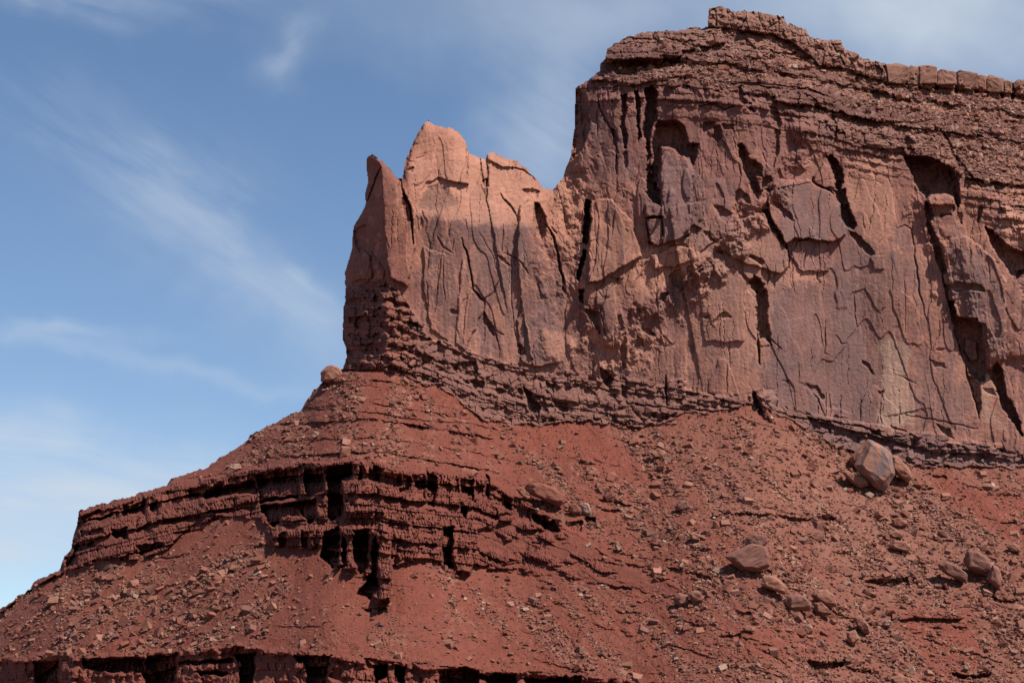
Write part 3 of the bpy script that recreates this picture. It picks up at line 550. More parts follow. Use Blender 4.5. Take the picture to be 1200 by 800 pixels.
    for pts in (((93,606),(108,600),(134,596),(132,604),(104,612)), ((140,596),(160,590),(172,586),(170,602),(156,602),(142,606)), ((176,590),(184,586),(186,604),(178,606)), ((222,572),(238,570),(262,566),(260,580),(232,584),(222,582)), ((130,622),(148,618),(150,630),(134,632)), ((94,622),(120,618),(122,624),(96,628)), ((84,640),(110,634),(112,640),(88,646)), ((160,640),(190,634),(192,640),(165,650)), ((76,654),(92,650),(92,660),(78,664))): PO(10, *pts)
    for pts in (((190,610),(230,604),(262,604),(262,607),(190,614)), ((240,598),(300,594),(300,597),(244,601)), ((200,624),(240,618),(240,621),(204,628))): PO(4, *pts)
    # -- right talus ledges
    for d, pts in ((4,((860,601),(880,602),(880,605),(864,605))), (5,((916,605),(930,607),(938,608),(950,609),(937,612),(925,612))), (4,((929,613),(938,612),(936,617))), (5,((962,603),(985,607),(968,612),(962,610))), (4,((957,600),(960,601),(961,610),(957,609))),
      (6,((1012,681),(1030,678),(1048,680),(1064,676),(1066,690),(1050,691),(1030,688),(1020,686))), (6,((1068,678),(1080,682),(1082,688),(1070,688))), (5,((1094,686),(1110,688),(1108,692),(1098,691))), (4,((1045,726),(1070,724),(1100,724),(1128,725),(1120,730),(1090,730),(1060,729))), (4,((1090,735),(1100,735),(1098,739))), (4,((1115,733),(1134,735),(1130,739),(1118,738))),
      (9,((945,773),(968,776),(992,776),(984,783),(968,784),(960,790),(950,782))), (4,((992,782),(1020,785),(1022,790),(1000,788))), (8,((1115,788),(1140,791),(1160,788),(1160,794),(1130,795),(1118,793))), (6,((1160,696),(1176,704),(1198,702),(1180,708),(1164,704))), (4,((1085,630),(1110,633),(1130,634),(1128,637),(1100,635))), (4,((1090,556),(1108,558),(1110,562),(1094,560))),
      (4,((843,745),(868,743),(868,748),(846,748))), (3,((885,758),(900,764),(918,774),(924,778),(908,774))), (5,((863,717),(880,717),(884,721),(866,722))), (4,((912,680),(950,681),(940,684),(915,683))), (5,((888,668),(905,668),(904,674),(890,673))), (4,((700,584),(720,588),(738,592),(720,594),(704,590))), (4,((705,596),(728,598),(720,602),(708,600))), (4,((780,664),(800,668),(798,674),(784,672))), (4,((812,672),(835,676),(832,681),(815,678))), (4,((733,660),(755,664),(752,668),(738,666))), (5,((706,684),(740,688),(738,692),(712,690))), (3,((720,716),(752,717),(748,720),(724,720))), (3,((700,656),(730,662),(728,666),(704,660)))): P(d, *pts)
    S(3, (836,596),(880,597),(916,598),(960,600),(995,604),(990,611),(962,603),(950,608),(916,604),(880,601),(850,601)); S(3, (1045,716),(1090,712),(1130,717),(1128,725),(1090,724),(1045,726)); S(3, (1010,672),(1040,668),(1066,672),(1064,677),(1030,679),(1012,680))
    # -- bottom ledge shadows
    for pts in (((40,776),(70,774),(70,800),(44,806)), ((98,772),(150,770),(170,772),(168,786),(120,786),(100,782)), ((172,768),(208,766),(206,796),(200,812),(176,812),(168,790)), ((275,766),(300,764),(298,790),(292,812),(280,806),(282,780)), ((345,768),(388,768),(384,792),(378,812),(362,812),(358,784)), ((438,780),(455,778),(454,790),(440,800)), ((464,780),(476,780),(474,800),(466,800)), ((515,784),(545,782),(560,786),(560,806),(530,812),(514,800)), ((560,790),(605,788),(604,800),(575,804)), ((615,795),(680,793),(680,806),(618,806)), ((208,774),(272,772),(272,776),(210,778)), ((232,786),(270,786),(270,790),(234,790))): PO(15, *pts)
features()
Yf = Y - H
# clean tiny spikes: very light smoothing at sheer steps
pad = np.pad(Yf, 1, mode='edge'); Yf = (.72*Yf+.07*(pad[:-2, 1:-1]+pad[2:, 1:-1]+pad[1:-1, :-2]+pad[1:-1, 2:])).astype(f4)

# ------------------------------------------------------------------ rock colours (albedo; stains and beds only)
ALB = .74
def L(*c): return np.array(c, f4)
RED = L(.198,.052,.032); RED2 = L(.165,.046,.030); TAN = L(.28,.122,.083); WALL = L(.275,.120,.090); VARN = L(.180,.097,.088); ORG = L(.42,.185,.120)
DARK = L(.165,.070,.055); BANDC = L(.190,.056,.038); CAPC = L(.33,.165,.115)
col = np.empty(Y.shape+(3,), f4); col[:] = RED
def mixin(c, m): 
    global col; m = np.clip(m, 0, 1)[..., None].astype(f4); col += (c-col)*m
n_big = fbm(PX, PY, 90, 401, 4); n_mid = fbm(PX, PY, 22, 411, 4); n_fin = fbm(PX, PY, 5, 421, 3)
streak = fbm(PX*1.0+3*w1x, PY*.06, 7, 431, 4); streakw = fbm(PX+4*w1x, PY*.10, 26, 441, 3)
mixin(RED2, .5+1.2*n_mid)
mixin(TAN*.92, dens*.62*(.5+.9*ids))
mixin(TAN*.80, tal*sm(800, 1000, PX)*sm(480, 520, PY)*.45*(1-redp))
mixin(TAN*.85, tal*zone((700,490),(900,470),(1110,590),(1215,700),(900,640),(760,560), soft=30)*.35)
mixin(RED, redp*tal*.8)
bandv = strata(So, PX*0+4, 331, 5.0, 10.5, brick=0)
mixin(BANDC*.85, outc*.8); mixin(RED*1.1, outc*.5*(bandv < .3)); mixin(BANDC, botc*.7)
mixin(WALL, inwall)
mixin(ORG, orange*inwall*.8)
mixin(ORG, mainw*sm(.05, .45, n_mid+.35*n_big)*.35*(PX > 640))
mixin(ORG*.95, mainw*zone((648,222),(665,205),(700,215),(760,285),(850,290),(800,330),(720,350),(690,330),(650,300), soft=14)*.65)
vz = np.maximum.reduce([zone((484,258),(560,262),(610,262),(660,330),(672,440),(520,400),(486,340), soft=3)*.62, zone((900,300),(960,280),(1090,300),(1150,520),(960,500),(890,460), soft=25)*.8,
   zone((760,160),(812,190),(812,280),(770,290), soft=6)*.85, zone((900,225),(980,220),(995,275),(920,285), soft=8)*.9, zone((1105,290),(1160,300),(1180,420),(1120,350), soft=10)*.8, zone((670,95),(960,140),(900,230),(780,170),(690,220), soft=14)*.75, zone((690,130),(730,160),(720,190),(695,180), soft=6)*.7])
vs_ = fbm(PX+2*w1x, PY*.035, 3.2, 433, 3)
mixin(VARN, mainw*vz*np.clip(.45+1.1*streakw+.6*n_mid+.5*vs_, 0, 1))
mixin(L(.36,.185,.135), mainw*sm(.12, .4, vs_)*sm(250, 300, PY)*.6); mixin(VARN*.85, mainw*sm(-.08, -.32, vs_)*sm(230, 300, PY)*.6)
mixin(VARN*.9, mainw*vz*sm(.1, .5, streak)*.5)
mixin(L(.36,.205,.15), mainw*sm(.22, .55, streak+.2*streakw)*sm(230, 300, PY)*.55)
mixin(L(.34,.20,.145), mainw*zone((1035,400),(1062,400),(1070,500),(1030,498), soft=6)*.8)
mixin(L(.36,.22,.16), mainw*(zone((1148,440),(1160,440),(1175,500),(1150,495), soft=4)+zone((584,315),(604,315),(602,345),(584,345), soft=4))*.7)
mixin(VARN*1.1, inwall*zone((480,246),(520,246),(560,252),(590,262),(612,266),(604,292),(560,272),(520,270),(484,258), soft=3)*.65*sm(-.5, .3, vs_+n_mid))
mixin(ORG*.9, mainw*zone((480,285),(494,260),(496,310),(488,330), soft=5)*.6)
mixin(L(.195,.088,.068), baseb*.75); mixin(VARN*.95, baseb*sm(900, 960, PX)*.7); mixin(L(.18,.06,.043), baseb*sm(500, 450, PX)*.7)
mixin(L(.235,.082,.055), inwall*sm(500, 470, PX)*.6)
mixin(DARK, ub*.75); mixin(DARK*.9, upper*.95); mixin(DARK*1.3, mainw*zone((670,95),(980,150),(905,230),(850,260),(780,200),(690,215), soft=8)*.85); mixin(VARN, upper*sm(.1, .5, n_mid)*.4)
mixin(TAN*1.0, upper*(1-capz)*zone((880,40),(1230,95),(1230,190),(1120,165),(1000,110),(900,90), soft=8)*(.35+.5*(ids > .4))); mixin(TAN*.9, upper*dens*.75*(ids > .3)); mixin(TAN*.95, upper*zone((690,88),(760,82),(850,86),(960,108),(940,98),(860,80),(760,74),(700,80), soft=3)*(ids > .5)*.7); mixin(CAPC, upper*sm(28, 6, PY-C(PX, SIL_U))*sm(820, 840, PX)*.6)
mixin(ORG*1.02, zone((1160,205),(1215,212),(1215,285),(1185,268), soft=8)*.75)
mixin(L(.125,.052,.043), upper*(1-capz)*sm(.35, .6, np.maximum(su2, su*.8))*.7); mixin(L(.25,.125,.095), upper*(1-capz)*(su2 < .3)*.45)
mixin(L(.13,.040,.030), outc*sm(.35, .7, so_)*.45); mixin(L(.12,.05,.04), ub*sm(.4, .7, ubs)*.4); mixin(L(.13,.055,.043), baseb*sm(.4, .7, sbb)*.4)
pid = h2(np.floor(q1*3.2+7), np.floor(q1*0), 461); pid2 = h2(np.floor(q2*2.6+7), np.floor(PX/90+w1x), 463)
col *= (1+mainw*(.30*(pid-.5)+.24*(pid2-.5)))[..., None]
mixin(ORG*.95, mainw*(pid2 > .78)*.4*(PY > 215)); mixin(VARN, mainw*(pid < .25)*.45*sm(-.3, .3, streakw))
for p_, w_ in ((((900,228),(940,210),(992,230),(995,280),(925,286)),.75), (((812,200),(860,215),(870,300),(830,330),(812,290)),.55), (((900,335),(1000,330),(1010,430),(905,440)),.55), (((1042,262),(1072,270),(1078,340),(1050,345)),.6),
  (((1105,290),(1150,295),(1180,345),(1180,420),(1150,400),(1115,345)),.75), (((548,250),(618,262),(612,335),(560,320)),.6), (((625,330),(655,330),(662,430),(630,435)),.65), (((880,420),(1030,430),(1030,500),(900,485)),.65), (((765,300),(812,330),(800,400),(770,380)),.35), (((690,130),(740,150),(735,200),(695,190)),.5), (((1070,420),(1120,420),(1140,510),(1080,500)),.6), (((712,395),(745,400),(760,440),(720,440)),.45)):
    mixin(L(.185,.105,.094), mainw*zone(*p_, soft=2.5, rag=26)*w_*np.clip(.75+.7*vs_+.5*streakw+.4*n_mid, .1, 1.3))
for p_, w_ in ((((915,311),(975,325),(980,336),(915,328)),.7), (((985,182),(1048,185),(1050,290),(1020,290),(998,240)),.6), (((680,385),(765,400),(760,440),(700,430)),.6), (((480,190),(560,160),(640,225),(620,262),(560,262),(484,250)),.6), (((640,385),(672,395),(668,432),(640,425)),.6), (((1165,205),(1230,210),(1230,300),(1180,285)),.8), (((780,440),(870,430),(900,400),(905,330),(880,330),(860,420)),.4), (((740,290),(812,295),(830,300),(770,345),(735,330)),.7), (((866,140),(900,200),(890,220),(850,180)),.25)):
    mixin(L(.46,.215,.145), mainw*zone(*p_, soft=2.5, rag=20)*w_)
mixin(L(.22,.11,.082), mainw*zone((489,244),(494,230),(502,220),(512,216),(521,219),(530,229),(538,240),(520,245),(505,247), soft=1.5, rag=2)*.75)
mixin(L(.43,.27,.20), mainw*zone((1036,395),(1064,395),(1072,500),(1028,498), soft=2, rag=12)*.5*np.clip(.6+vs_*1.5, .2, 1.3))
mixin(L(.32,.165,.12), mainw*zone((838,292),(867,258),(896,249),(922,287),(924,320),(874,430),(820,420),(820,340), soft=5, rag=4)*.45)
mixin(VARN*1.15, mainw*zone((776,180),(812,190),(810,280),(776,285), soft=2, rag=3)*.7)
# pale and dark single stones of the rubble bed
mixin(L(.38,.235,.17), dens*(ids > .86)*.6); mixin(L(.13,.055,.045), dens*(ids < .14)*.6)
col *= (1+.13*n_fin+.16*n_mid+.10*n_big)[..., None]
# bedding tint
bt = vnoise(PX/120, (PY-C(PX, WALLB))/3.1, 451); col *= (1+.07*bt*inwall)[..., None]
bt2 = vnoise(PX/90, So/2.6, 453); col *= (1+.12*bt2*np.maximum(outc, .35*tal))[..., None]
col = np.clip(col*ALB, .012, .8)

# ------------------------------------------------------------------ world positions
sP, cP = math.sin(PITCH), math.cos(PITCH)
def to_world(px, py, y):
    a = (px-600)/FPX; b = (400-py)/FPX
    ry = cP-sP*b; rz = sP+cP*b
    return a/ry*y, y, rz/ry*y+CAMZ
def from_world(p):
    x, y, z = p[0], p[1], p[2]-CAMZ
    f = y*cP+z*sP; u = -y*sP+z*cP
    return 600+FPX*x/f, 400-FPX*u/f

# ------------------------------------------------------------------ materials
def rock_mat(name, use_attr=True, color=(.3,.1,.06), bump=.55, scale=1.0, rand=0.0, rough=.9):
    m = bpy.data.materials.new(name); m.use_nodes = True; t = NT(m.node_tree)
    out = t.n('ShaderNodeOutputMaterial'); b = t.n('ShaderNodeBsdfPrincipled'); b.inputs['Roughness'].default_value = rough
    b.inputs['Specular IOR Level'].default_value = .18
    g = t.n('ShaderNodeNewGeometry') if use_attr else t.n('ShaderNodeTexCoord')
    pos = g.outputs['Position'] if use_attr else g.outputs['Object']
    n1 = t.n('ShaderNodeTexNoise'); n1.inputs['Scale'].default_value = .6*scale; n1.inputs['Detail'].default_value = 5; n1.inputs['Roughness'].default_value = .65; t.l(pos, n1.inputs[0])
    n2 = t.n('ShaderNodeTexNoise'); n2.inputs['Scale'].default_value = .13*scale; n2.inputs['Detail'].default_value = 4; t.l(pos, n2.inputs[0])
    if not use_attr:
        mp = t.n('ShaderNodeMapping'); mp.inputs['Scale'].default_value = (.6, .6, 5); mp.inputs['Rotation'].default_value = (.4, .3, 0); t.l(pos, mp.inputs[0]); t.l(mp.outputs[0], n2.inputs[0]); n2.inputs['Scale'].default_value = .5*scale
    if use_attr:
        at = t.n('ShaderNodeAttribute'); at.attribute_name = 'col'; c = at.outputs['Color']
    else:
        rg = t.n('ShaderNodeRGB'); rg.outputs[0].default_value = (*[v_*ALB for v_ in color], 1); c = rg.outputs[0]
    k = t.m('ADD', t.m('MULTIPLY', n1.outputs[0], .7), t.m('MULTIPLY', n2.outputs[0], .4))
    k = t.m('ADD', k, .45)
    if rand:
        oi = t.n('ShaderNodeObjectInfo'); k = t.m('MULTIPLY', k, t.m('ADD', t.m('MULTIPLY', oi.outputs['Random'], rand), 1-rand*.5))
    vm = t.n('ShaderNodeVectorMath', operation='SCALE'); t.l(c, vm.inputs[0]); t.l(k, vm.inputs['Scale'])
    t.l(vm.outputs[0], b.inputs['Base Color'])
    bp = t.n('ShaderNodeBump'); bp.inputs['Strength'].default_value = bump; bp.inputs['Distance'].default_value = .6/scale if not use_attr else .6
    t.l(n1.outputs[0], bp.inputs['Height']); t.l(bp.outputs[0], b.inputs['Normal']); t.l(b.outputs[0], out.inputs[0])
    return m
M_ROCK = rock_mat('weathered_rock')
M_BACK = rock_mat('plain_rock', color=(.3,.12,.08), use_attr=False, scale=.1)

# ------------------------------------------------------------------ mesh building
def link(name, me, parent=None, **props):
    o = bpy.data.objects.new(name, me); sc.collection.objects.link(o)
    if parent: o.parent = parent
    for k, v in props.items(): o[k] = v
    return o
def fast_mesh(name, V, F, colors=None, mat=None, smooth=False):
    me = bpy.data.meshes.new(name); n = F.shape[1]
    me.vertices.add(len(V)); me.vertices.foreach_set('co', V.astype(f4).ravel())
    me.loops.add(F.size); me.loops.foreach_set('vertex_index', F.astype(np.int32).ravel())
    me.polygons.add(len(F)); me.polygons.foreach_set('loop_start', np.arange(0, F.size, n, dtype=np.int32)); 
    try: me.polygons.foreach_set('loop_total', np.full(len(F), n, np.int32))
    except Exception: pass
    me.polygons.foreach_set('use_smooth', np.full(len(F), smooth))
    me.update(calc_edges=True)
    if colors is not None:
        a = me.color_attributes.new('col', 'FLOAT_COLOR', 'POINT')
        c4 = np.ones((len(V), 4), f4); c4[:, :3] = colors; a.data.foreach_set('color', c4.ravel())
    if mat: me.materials.append(mat)
    return me
WXp, WYp, WZp = to_world(PX, PY, Yf)
V = np.stack([WXp, WYp, WZp], -1).reshape(-1, 3)
idx = np.arange(NX*NY).reshape(NY, NX)
quad = np.stack([idx[:-1, :-1], idx[1:, :-1], idx[1:, 1:], idx[:-1, 1:]], -1).reshape(-1, 4)
m4 = MASK[:-1, :-1] & MASK[1:, :-1] & MASK[1:, 1:] & MASK[:-1, 1:]
# which formation a face belongs to
cpx = PX[:-1, :-1]; cpy = PY[:-1, :-1]
z_out = (outc[:-1, :-1] > .5) | (botc[:-1, :-1] > .5); z_wall = (inwall[:-1, :-1] > .5); z_up = upper[:-1, :-1] > .5
saddle = C(cpy, [(0,484),(210,471),(240,480),(262,484),(300,486),(340,482),(400,500),(440,505),(500,510)])
slot = C(cpy, [(0,660),(205,655),(232,688),(285,686),(330,679),(400,690),(500,700)])
zone_id = np.zeros(m4.shape, int)
zone_id[z_wall] = 3; zone_id[z_wall & (cpx < slot)] = 2; zone_id[z_wall & (cpx < saddle)] = 1
zone_id[z_up] = 4; zone_id[z_out & ~z_wall] = 5
SIDE = {'kind': 'structure'}
colf = col.reshape(-1, 3)
def submesh(name, zi, lab):
    q = quad[(m4 & (zone_id == zi)).ravel()]
    u, inv = np.unique(q, return_inverse=True)
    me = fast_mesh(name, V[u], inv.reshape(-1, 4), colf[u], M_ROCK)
    return link(name, me, kind='structure')
for nm, zi in (('talus_slope', 0), ('rock_spire', 1), ('rock_fin', 2), ('sandstone_cliff', 3), ('mesa_top', 4), ('rock_ledges', 5)): submesh(nm, zi, '')
# far side of the mesa: closes the mountain behind the skyline
ry_, rx_ = slice(0, NY, 6), slice(0, NX, 6)
bx, by = PX[ry_, rx_], PY[ry_, rx_]; E = EDGE[ry_, rx_]
bmask = MASK[ry_, rx_] & (E > 1.0)
bY = Yf[ry_, rx_]+3+260*(1-np.exp(-E/90)); bY = np.maximum(bY, 900)
bxw, byw, bzw = to_world(bx, by, bY)
bi = np.arange(bx.size).reshape(bx.shape)
bq = np.stack([bi[:-1, :-1], bi[:-1, 1:], bi[1:, 1:], bi[1:, :-1]], -1).reshape(-1, 4)
bm4 = bmask[:-1, :-1] & bmask[1:, :-1] & bmask[1:, 1:] & bmask[:-1, 1:]
link('mountain', fast_mesh('mountain', np.stack([bxw, byw, bzw], -1).reshape(-1, 3), bq[bm4.ravel()], None, M_BACK), kind='structure')
# desert floor
gnd = fast_mesh('ground', np.array([(-30000,-3000,0),(30000,-3000,0),(30000,40000,0),(-30000,40000,0)], f4), np.array([[0,1,2,3]]), None, rock_mat('desert_soil', False, (.22,.08,.05), scale=.02))
link('ground', gnd, kind='structure')

# ------------------------------------------------------------------ loose rocks
def surf(px, py):
    fx = np.interp(px, gx, np.arange(NX)); fy = np.interp(py, gy, np.arange(NY))
    i = min(int(fx), NX-2); j = min(int(fy), NY-2); u = fx-i; v = fy-j
    q = (Yf[j, i]*(1-u)+Yf[j, i+1]*u)*(1-v)+(Yf[j+1, i]*(1-u)+Yf[j+1, i+1]*u)*v
    return q
def rock_proto(seed, flat=.6, chip=.35):
    r = np.random.default_rng(seed); bm = bmesh.new()
    pts = []
    for sx in (-1, 1):
        for sy in (-1, 1):
            for sz in (-1, 1):
                c = np.array([sx*r.uniform(.55, 1), sy*r.uniform(.45, .85), sz*flat*r.uniform(.6, 1)])
                pts.append(c)
                if r.random() < .6: pts.append(c*np.array([r.uniform(.4, .9), 1.05, r.uniform(.6, 1)]))
    for p_ in pts: bm.verts.new(p_)
    g = bmesh.ops.convex_hull(bm, input=bm.verts)
    bmesh.ops.delete(bm, geom=list({e for e in list(g['geom_interior'])+list(g['geom_unused']) if isinstance(e, bmesh.types.BMVert)}), context='VERTS')
    bmesh.ops.triangulate(bm, faces=bm.faces)
    bm.verts.ensure_lookup_table()
    v = np.array([x.co[:] for x in bm.verts], f4); bm.verts.index_update(); f = np.array([[x.index for x in fc.verts] for fc in bm.faces], np.int32)
    bm.free(); return v, f
PROTO = [rock_proto(500+i, flat=[.35, .55, .75][i % 3]) for i in range(18)]
# candidate spots: drawn where the rubble density map says
def spots():
    n = 300000
    px = rng.uniform(-20, 1225, n); py = rng.uniform(30, 815, n)
    ix = np.clip(np.searchsorted(gx, px), 0, NX-1); iy = np.clip(np.searchsorted(gy, py), 0, NY-1)
    d = dens[iy, ix]; base_d = tal[iy, ix]*(.19+.07*sm(560, 700, px)); ok = MASK[iy, ix] & (rng.random(n) < np.maximum(d*1.0, base_d)) & (EDGE[iy, ix] > 2.5)
    return px[ok], py[ok], d[ok]
spx, spy, sdn = spots()
N = len(spx)
size = .95*(rng.pareto(2.7, N)+1); size = np.clip(size, .9, 6.5)         # half-length in px
size *= np.where(sdn < .1, .75, 1.0)*np.where(spy < 250, .75, 1.0)*np.where((spx < 340) & (sdn > .1), 1.08, 1.0)*np.where(sdn < .1, rng.uniform(.6, 1, N), 1)
# debris gathered round the big fallen blocks
ex, ey = [], []
for cx_, cy_, rr_ in ((637,590,22),(685,602,12),(770,538,14),(800,600,10),(880,668,26),(908,698,18),(936,717,20),(966,722,20),(1035,572,28),(1005,572,18),(1060,566,14),(1118,682,22),(1148,676,24),(1168,692,14),(815,708,18),(1054,646,16),(1012,744,12),(1060,616,12),(388,450,12)):
    m_ = int(rr_*2.2); ex.append(cx_+rng.normal(0, rr_*.55, m_)); ey.append(cy_+np.abs(rng.normal(0, rr_*.3, m_))-2)
ex = np.concatenate(ex); ey = np.concatenate(ey); spx = np.concatenate([spx, ex]); spy = np.concatenate([spy, ey]); sdn = np.concatenate([sdn, np.full(len(ex), .5)])
size = np.concatenate([size, np.clip(.9*(rng.pareto(2.2, len(ex))+1), .9, 4)]); N = len(spx)
order = np.argsort(-size); big = order[:270]; small = order[270:]
def rock_frame(px, py, s_px, k, rr):
    y = surf(px, py); s = s_px*y/FPX
    c = np.array(to_world(px, py, y-s*.15), float)
    return c, s
tints = np.array([(.255,.105,.070),(.31,.145,.10),(.20,.068,.045),(.15,.065,.052),(.40,.26,.19),(.24,.10,.07)], f4)*ALB
Vs, Fs, Cs = [], [], []; off = 0
for k in small:
    v, f = PROTO[int(rng.integers(len(PROTO)))]
    c, s = rock_frame(spx[k], spy[k], size[k], k, rng)
    az_ = rng.uniform(0, 6.283); tl = -.55+rng.normal(0, .25); tr = rng.normal(0, .3)
    Rm = np.array((Matrix.Rotation(tl, 3, 'X') @ Matrix.Rotation(tr, 3, 'Y') @ Matrix.Rotation(az_, 3, 'Z')), f4)
    Vs.append((v*s) @ Rm.T + c); Fs.append(f+off); off += len(v)
    t_ = tints[int(rng.choice(6, p=([.3,.15,.28,.14,.02,.11] if spy[k] > 250 else [.4,.3,.08,.08,.08,.06])))]*rng.uniform(.85, 1.12); Cs.append(np.tile(t_, (len(v), 1)))
rub = link('rubble', fast_mesh('rubble', np.concatenate(Vs), np.concatenate(Fs), np.concatenate(Cs), M_ROCK))
rub['kind'] = 'stuff'; rub['label'] = 'scattered small red and tan stones covering the slopes'; rub['category'] = 'rubble'
MB = [rock_mat('boulder_tan', False, (.30,.132,.088), scale=1.2, rand=.35), rock_mat('boulder_red', False, (.23,.082,.055), scale=1.2, rand=.35),
      rock_mat('boulder_mauve', False, (.225,.100,.075), scale=1.2, rand=.3), rock_mat('boulder_pale', False, (.37,.225,.165), scale=1.2, rand=.2)]
REG = [(lambda x, y: y < 250, 'pale loose block lying on the ledgy slope below the mesa rim', 'loose blocks below the mesa rim'),
       (lambda x, y: x < 340 and y > 590, 'small angular boulder in the rockfall streaks on the lower left slope', 'boulders in the lower left rockfall'),
       (lambda x, y: x < 640 and y < 570, 'small boulder on the slope between the cliff nose and the banded ledges', 'boulders between the nose and the ledges'),
       (lambda x, y: x < 640, 'small stone block on the smooth red slope below the banded ledges', 'blocks below the banded ledges'),
       (lambda x, y: y < 600, 'small boulder on the upper right slope close under the cliff foot', 'boulders close under the cliff foot'),
       (lambda x, y: x < 860, 'small boulder on the middle slope right of the banded ledges', 'boulders on the middle slope'),
       (lambda x, y: True, 'small boulder among the rubble on the lower right slope', 'boulders on the lower right slope')]
cache = {}
for k in big:
    x, y = float(spx[k]), float(spy[k])
    p_ = int(rng.integers(len(PROTO))); mi = int(rng.choice(4, p=[.42,.38,.16,.04]))
    if (p_, mi) not in cache: cache[(p_, mi)] = fast_mesh('boulder', PROTO[p_][0], PROTO[p_][1], None, MB[mi])
    c, s = rock_frame(x, y, size[k], k, rng)
    o = link('boulder', cache[(p_, mi)]); o.location = c; o.scale = (s, s, s)
    o.rotation_euler = (-.55+rng.normal(0, .2), rng.normal(0, .25), rng.uniform(0, 6.28))
    lab, grp = next((l_, g_) for f_, l_, g_ in REG if f_(x, y))
    o['label'] = lab; o['category'] = 'boulder'; o['group'] = grp

def carved(name, outline, thick, mat, label, cat='boulder', group=None, q1=.74, rgh=1.0, crest=(.25, -.2), jag=.12, sink=.25, seed=0, top=0.0):
    """a solid block whose girth follows the outline; front bulges toward the valley, back sinks into the ground"""
    r = np.random.default_rng(seed+int(outline[0][0])); n = len(outline)
    mx = sum(p[0] for p in outline)/n; my = sum(p[1] for p in outline)/n
    ymax = max(p[1] for p in outline); xmid = mx
    y0 = surf(mx, min(ymax, 799))-thick*(.5-sink)
    w0 = Vector(to_world(mx, my, y0)); sc_ = y0/FPX
    bm = bmesh.new()
    for (x, y) in outline:
        a = Vector(to_world(x, y, y0+thick*r.uniform(-jag, jag)+top*(ymax-y)*sc_)); bm.verts.new(a-w0)
        for q, dd in ((q1, -.42), (.70, .55)):
            qq = q*r.uniform(.84, 1.1)
            xx = mx+(x-mx)*qq+crest[0]*(x-mx)*0+ (crest[0]*6 if dd < 0 else 0)*(abs(x-mx) > 0)*0; yy = my+(y-my)*qq
            if dd < 0: xx += crest[0]*abs(x-mx)*.5; yy += crest[1]*abs(y-my)*.5
            bm.verts.new(Vector(to_world(xx, yy, y0+thick*dd*r.uniform(.75, 1.1)+top*(ymax-yy)*sc_))-w0)
    g = bmesh.ops.convex_hull(bm, input=bm.verts)
    bmesh.ops.delete(bm, geom=list({e for e in list(g['geom_interior'])+list(g['geom_unused']) if isinstance(e, bmesh.types.BMVert)}), context='VERTS')
    bmesh.ops.dissolve_limit(bm, angle_limit=R(9), verts=bm.verts, edges=bm.edges)
    bmesh.ops.bevel(bm, geom=bm.edges, offset=.03*thick, segments=1, affect='EDGES', profile=.6)
    bmesh.ops.triangulate(bm, faces=[f for f in bm.faces if len(f.verts) > 4])
    bmesh.ops.subdivide_edges(bm, edges=[e for e in bm.edges if e.calc_length() > 1.2], cuts=3, use_grid_fill=True)
    for v in bm.verts:
        q = v.co*.45; 
        from mathutils import noise as mn
        d_ = mn.noise(q+Vector((seed, 3, 1)))*.5*rgh+mn.noise(q*2.7)*.22*rgh
        v.co += v.normal*d_ if v.normal.length > 0 else v.co*0
    me = bpy.data.meshes.new(name); bm.to_mesh(me); bm.free(); me.materials.append(mat)
    o = link(name, me); o.location = w0; o['label'] = label; o['category'] = cat
    if group: o['group'] = group
    return o
def streaked(name):
    m = rock_mat(name, False, (.2,.1,.08), scale=1.0); t = m.node_tree; b = next(n for n in t.nodes if n.type == 'BSDF_PRINCIPLED')
    tc = t.nodes.new('ShaderNodeTexCoord'); mp = t.nodes.new('ShaderNodeMapping'); mp.inputs['Rotation'].default_value = (0, R(35), 0); mp.inputs['Scale'].default_value = (.35, .2, .06)
    nz = t.nodes.new('ShaderNodeTexNoise'); nz.inputs['Scale'].default_value = 1.0; nz.inputs['Detail'].default_value = 5; nz.inputs['Distortion'].default_value = .4
    cr = t.nodes.new('ShaderNodeValToRGB'); e = cr.color_ramp.elements; e[0].position = .40; e[0].color = (.15,.10,.092,1); e[1].position = .56; e[1].color = (.27,.125,.085,1)
    k = cr.color_ramp.elements.new(.47); k.color = (.20,.11,.09,1)
    t.links.new(tc.outputs['Object'], mp.inputs[0]); t.links.new(mp.outputs[0], nz.inputs[0]); t.links.new(nz.outputs[0], cr.inputs[0]); t.links.new(cr.outputs[0], b.inputs['Base Color']); return m
T, Rd, Mv, Pl = MB; SK = streaked('streaked_sandstone')
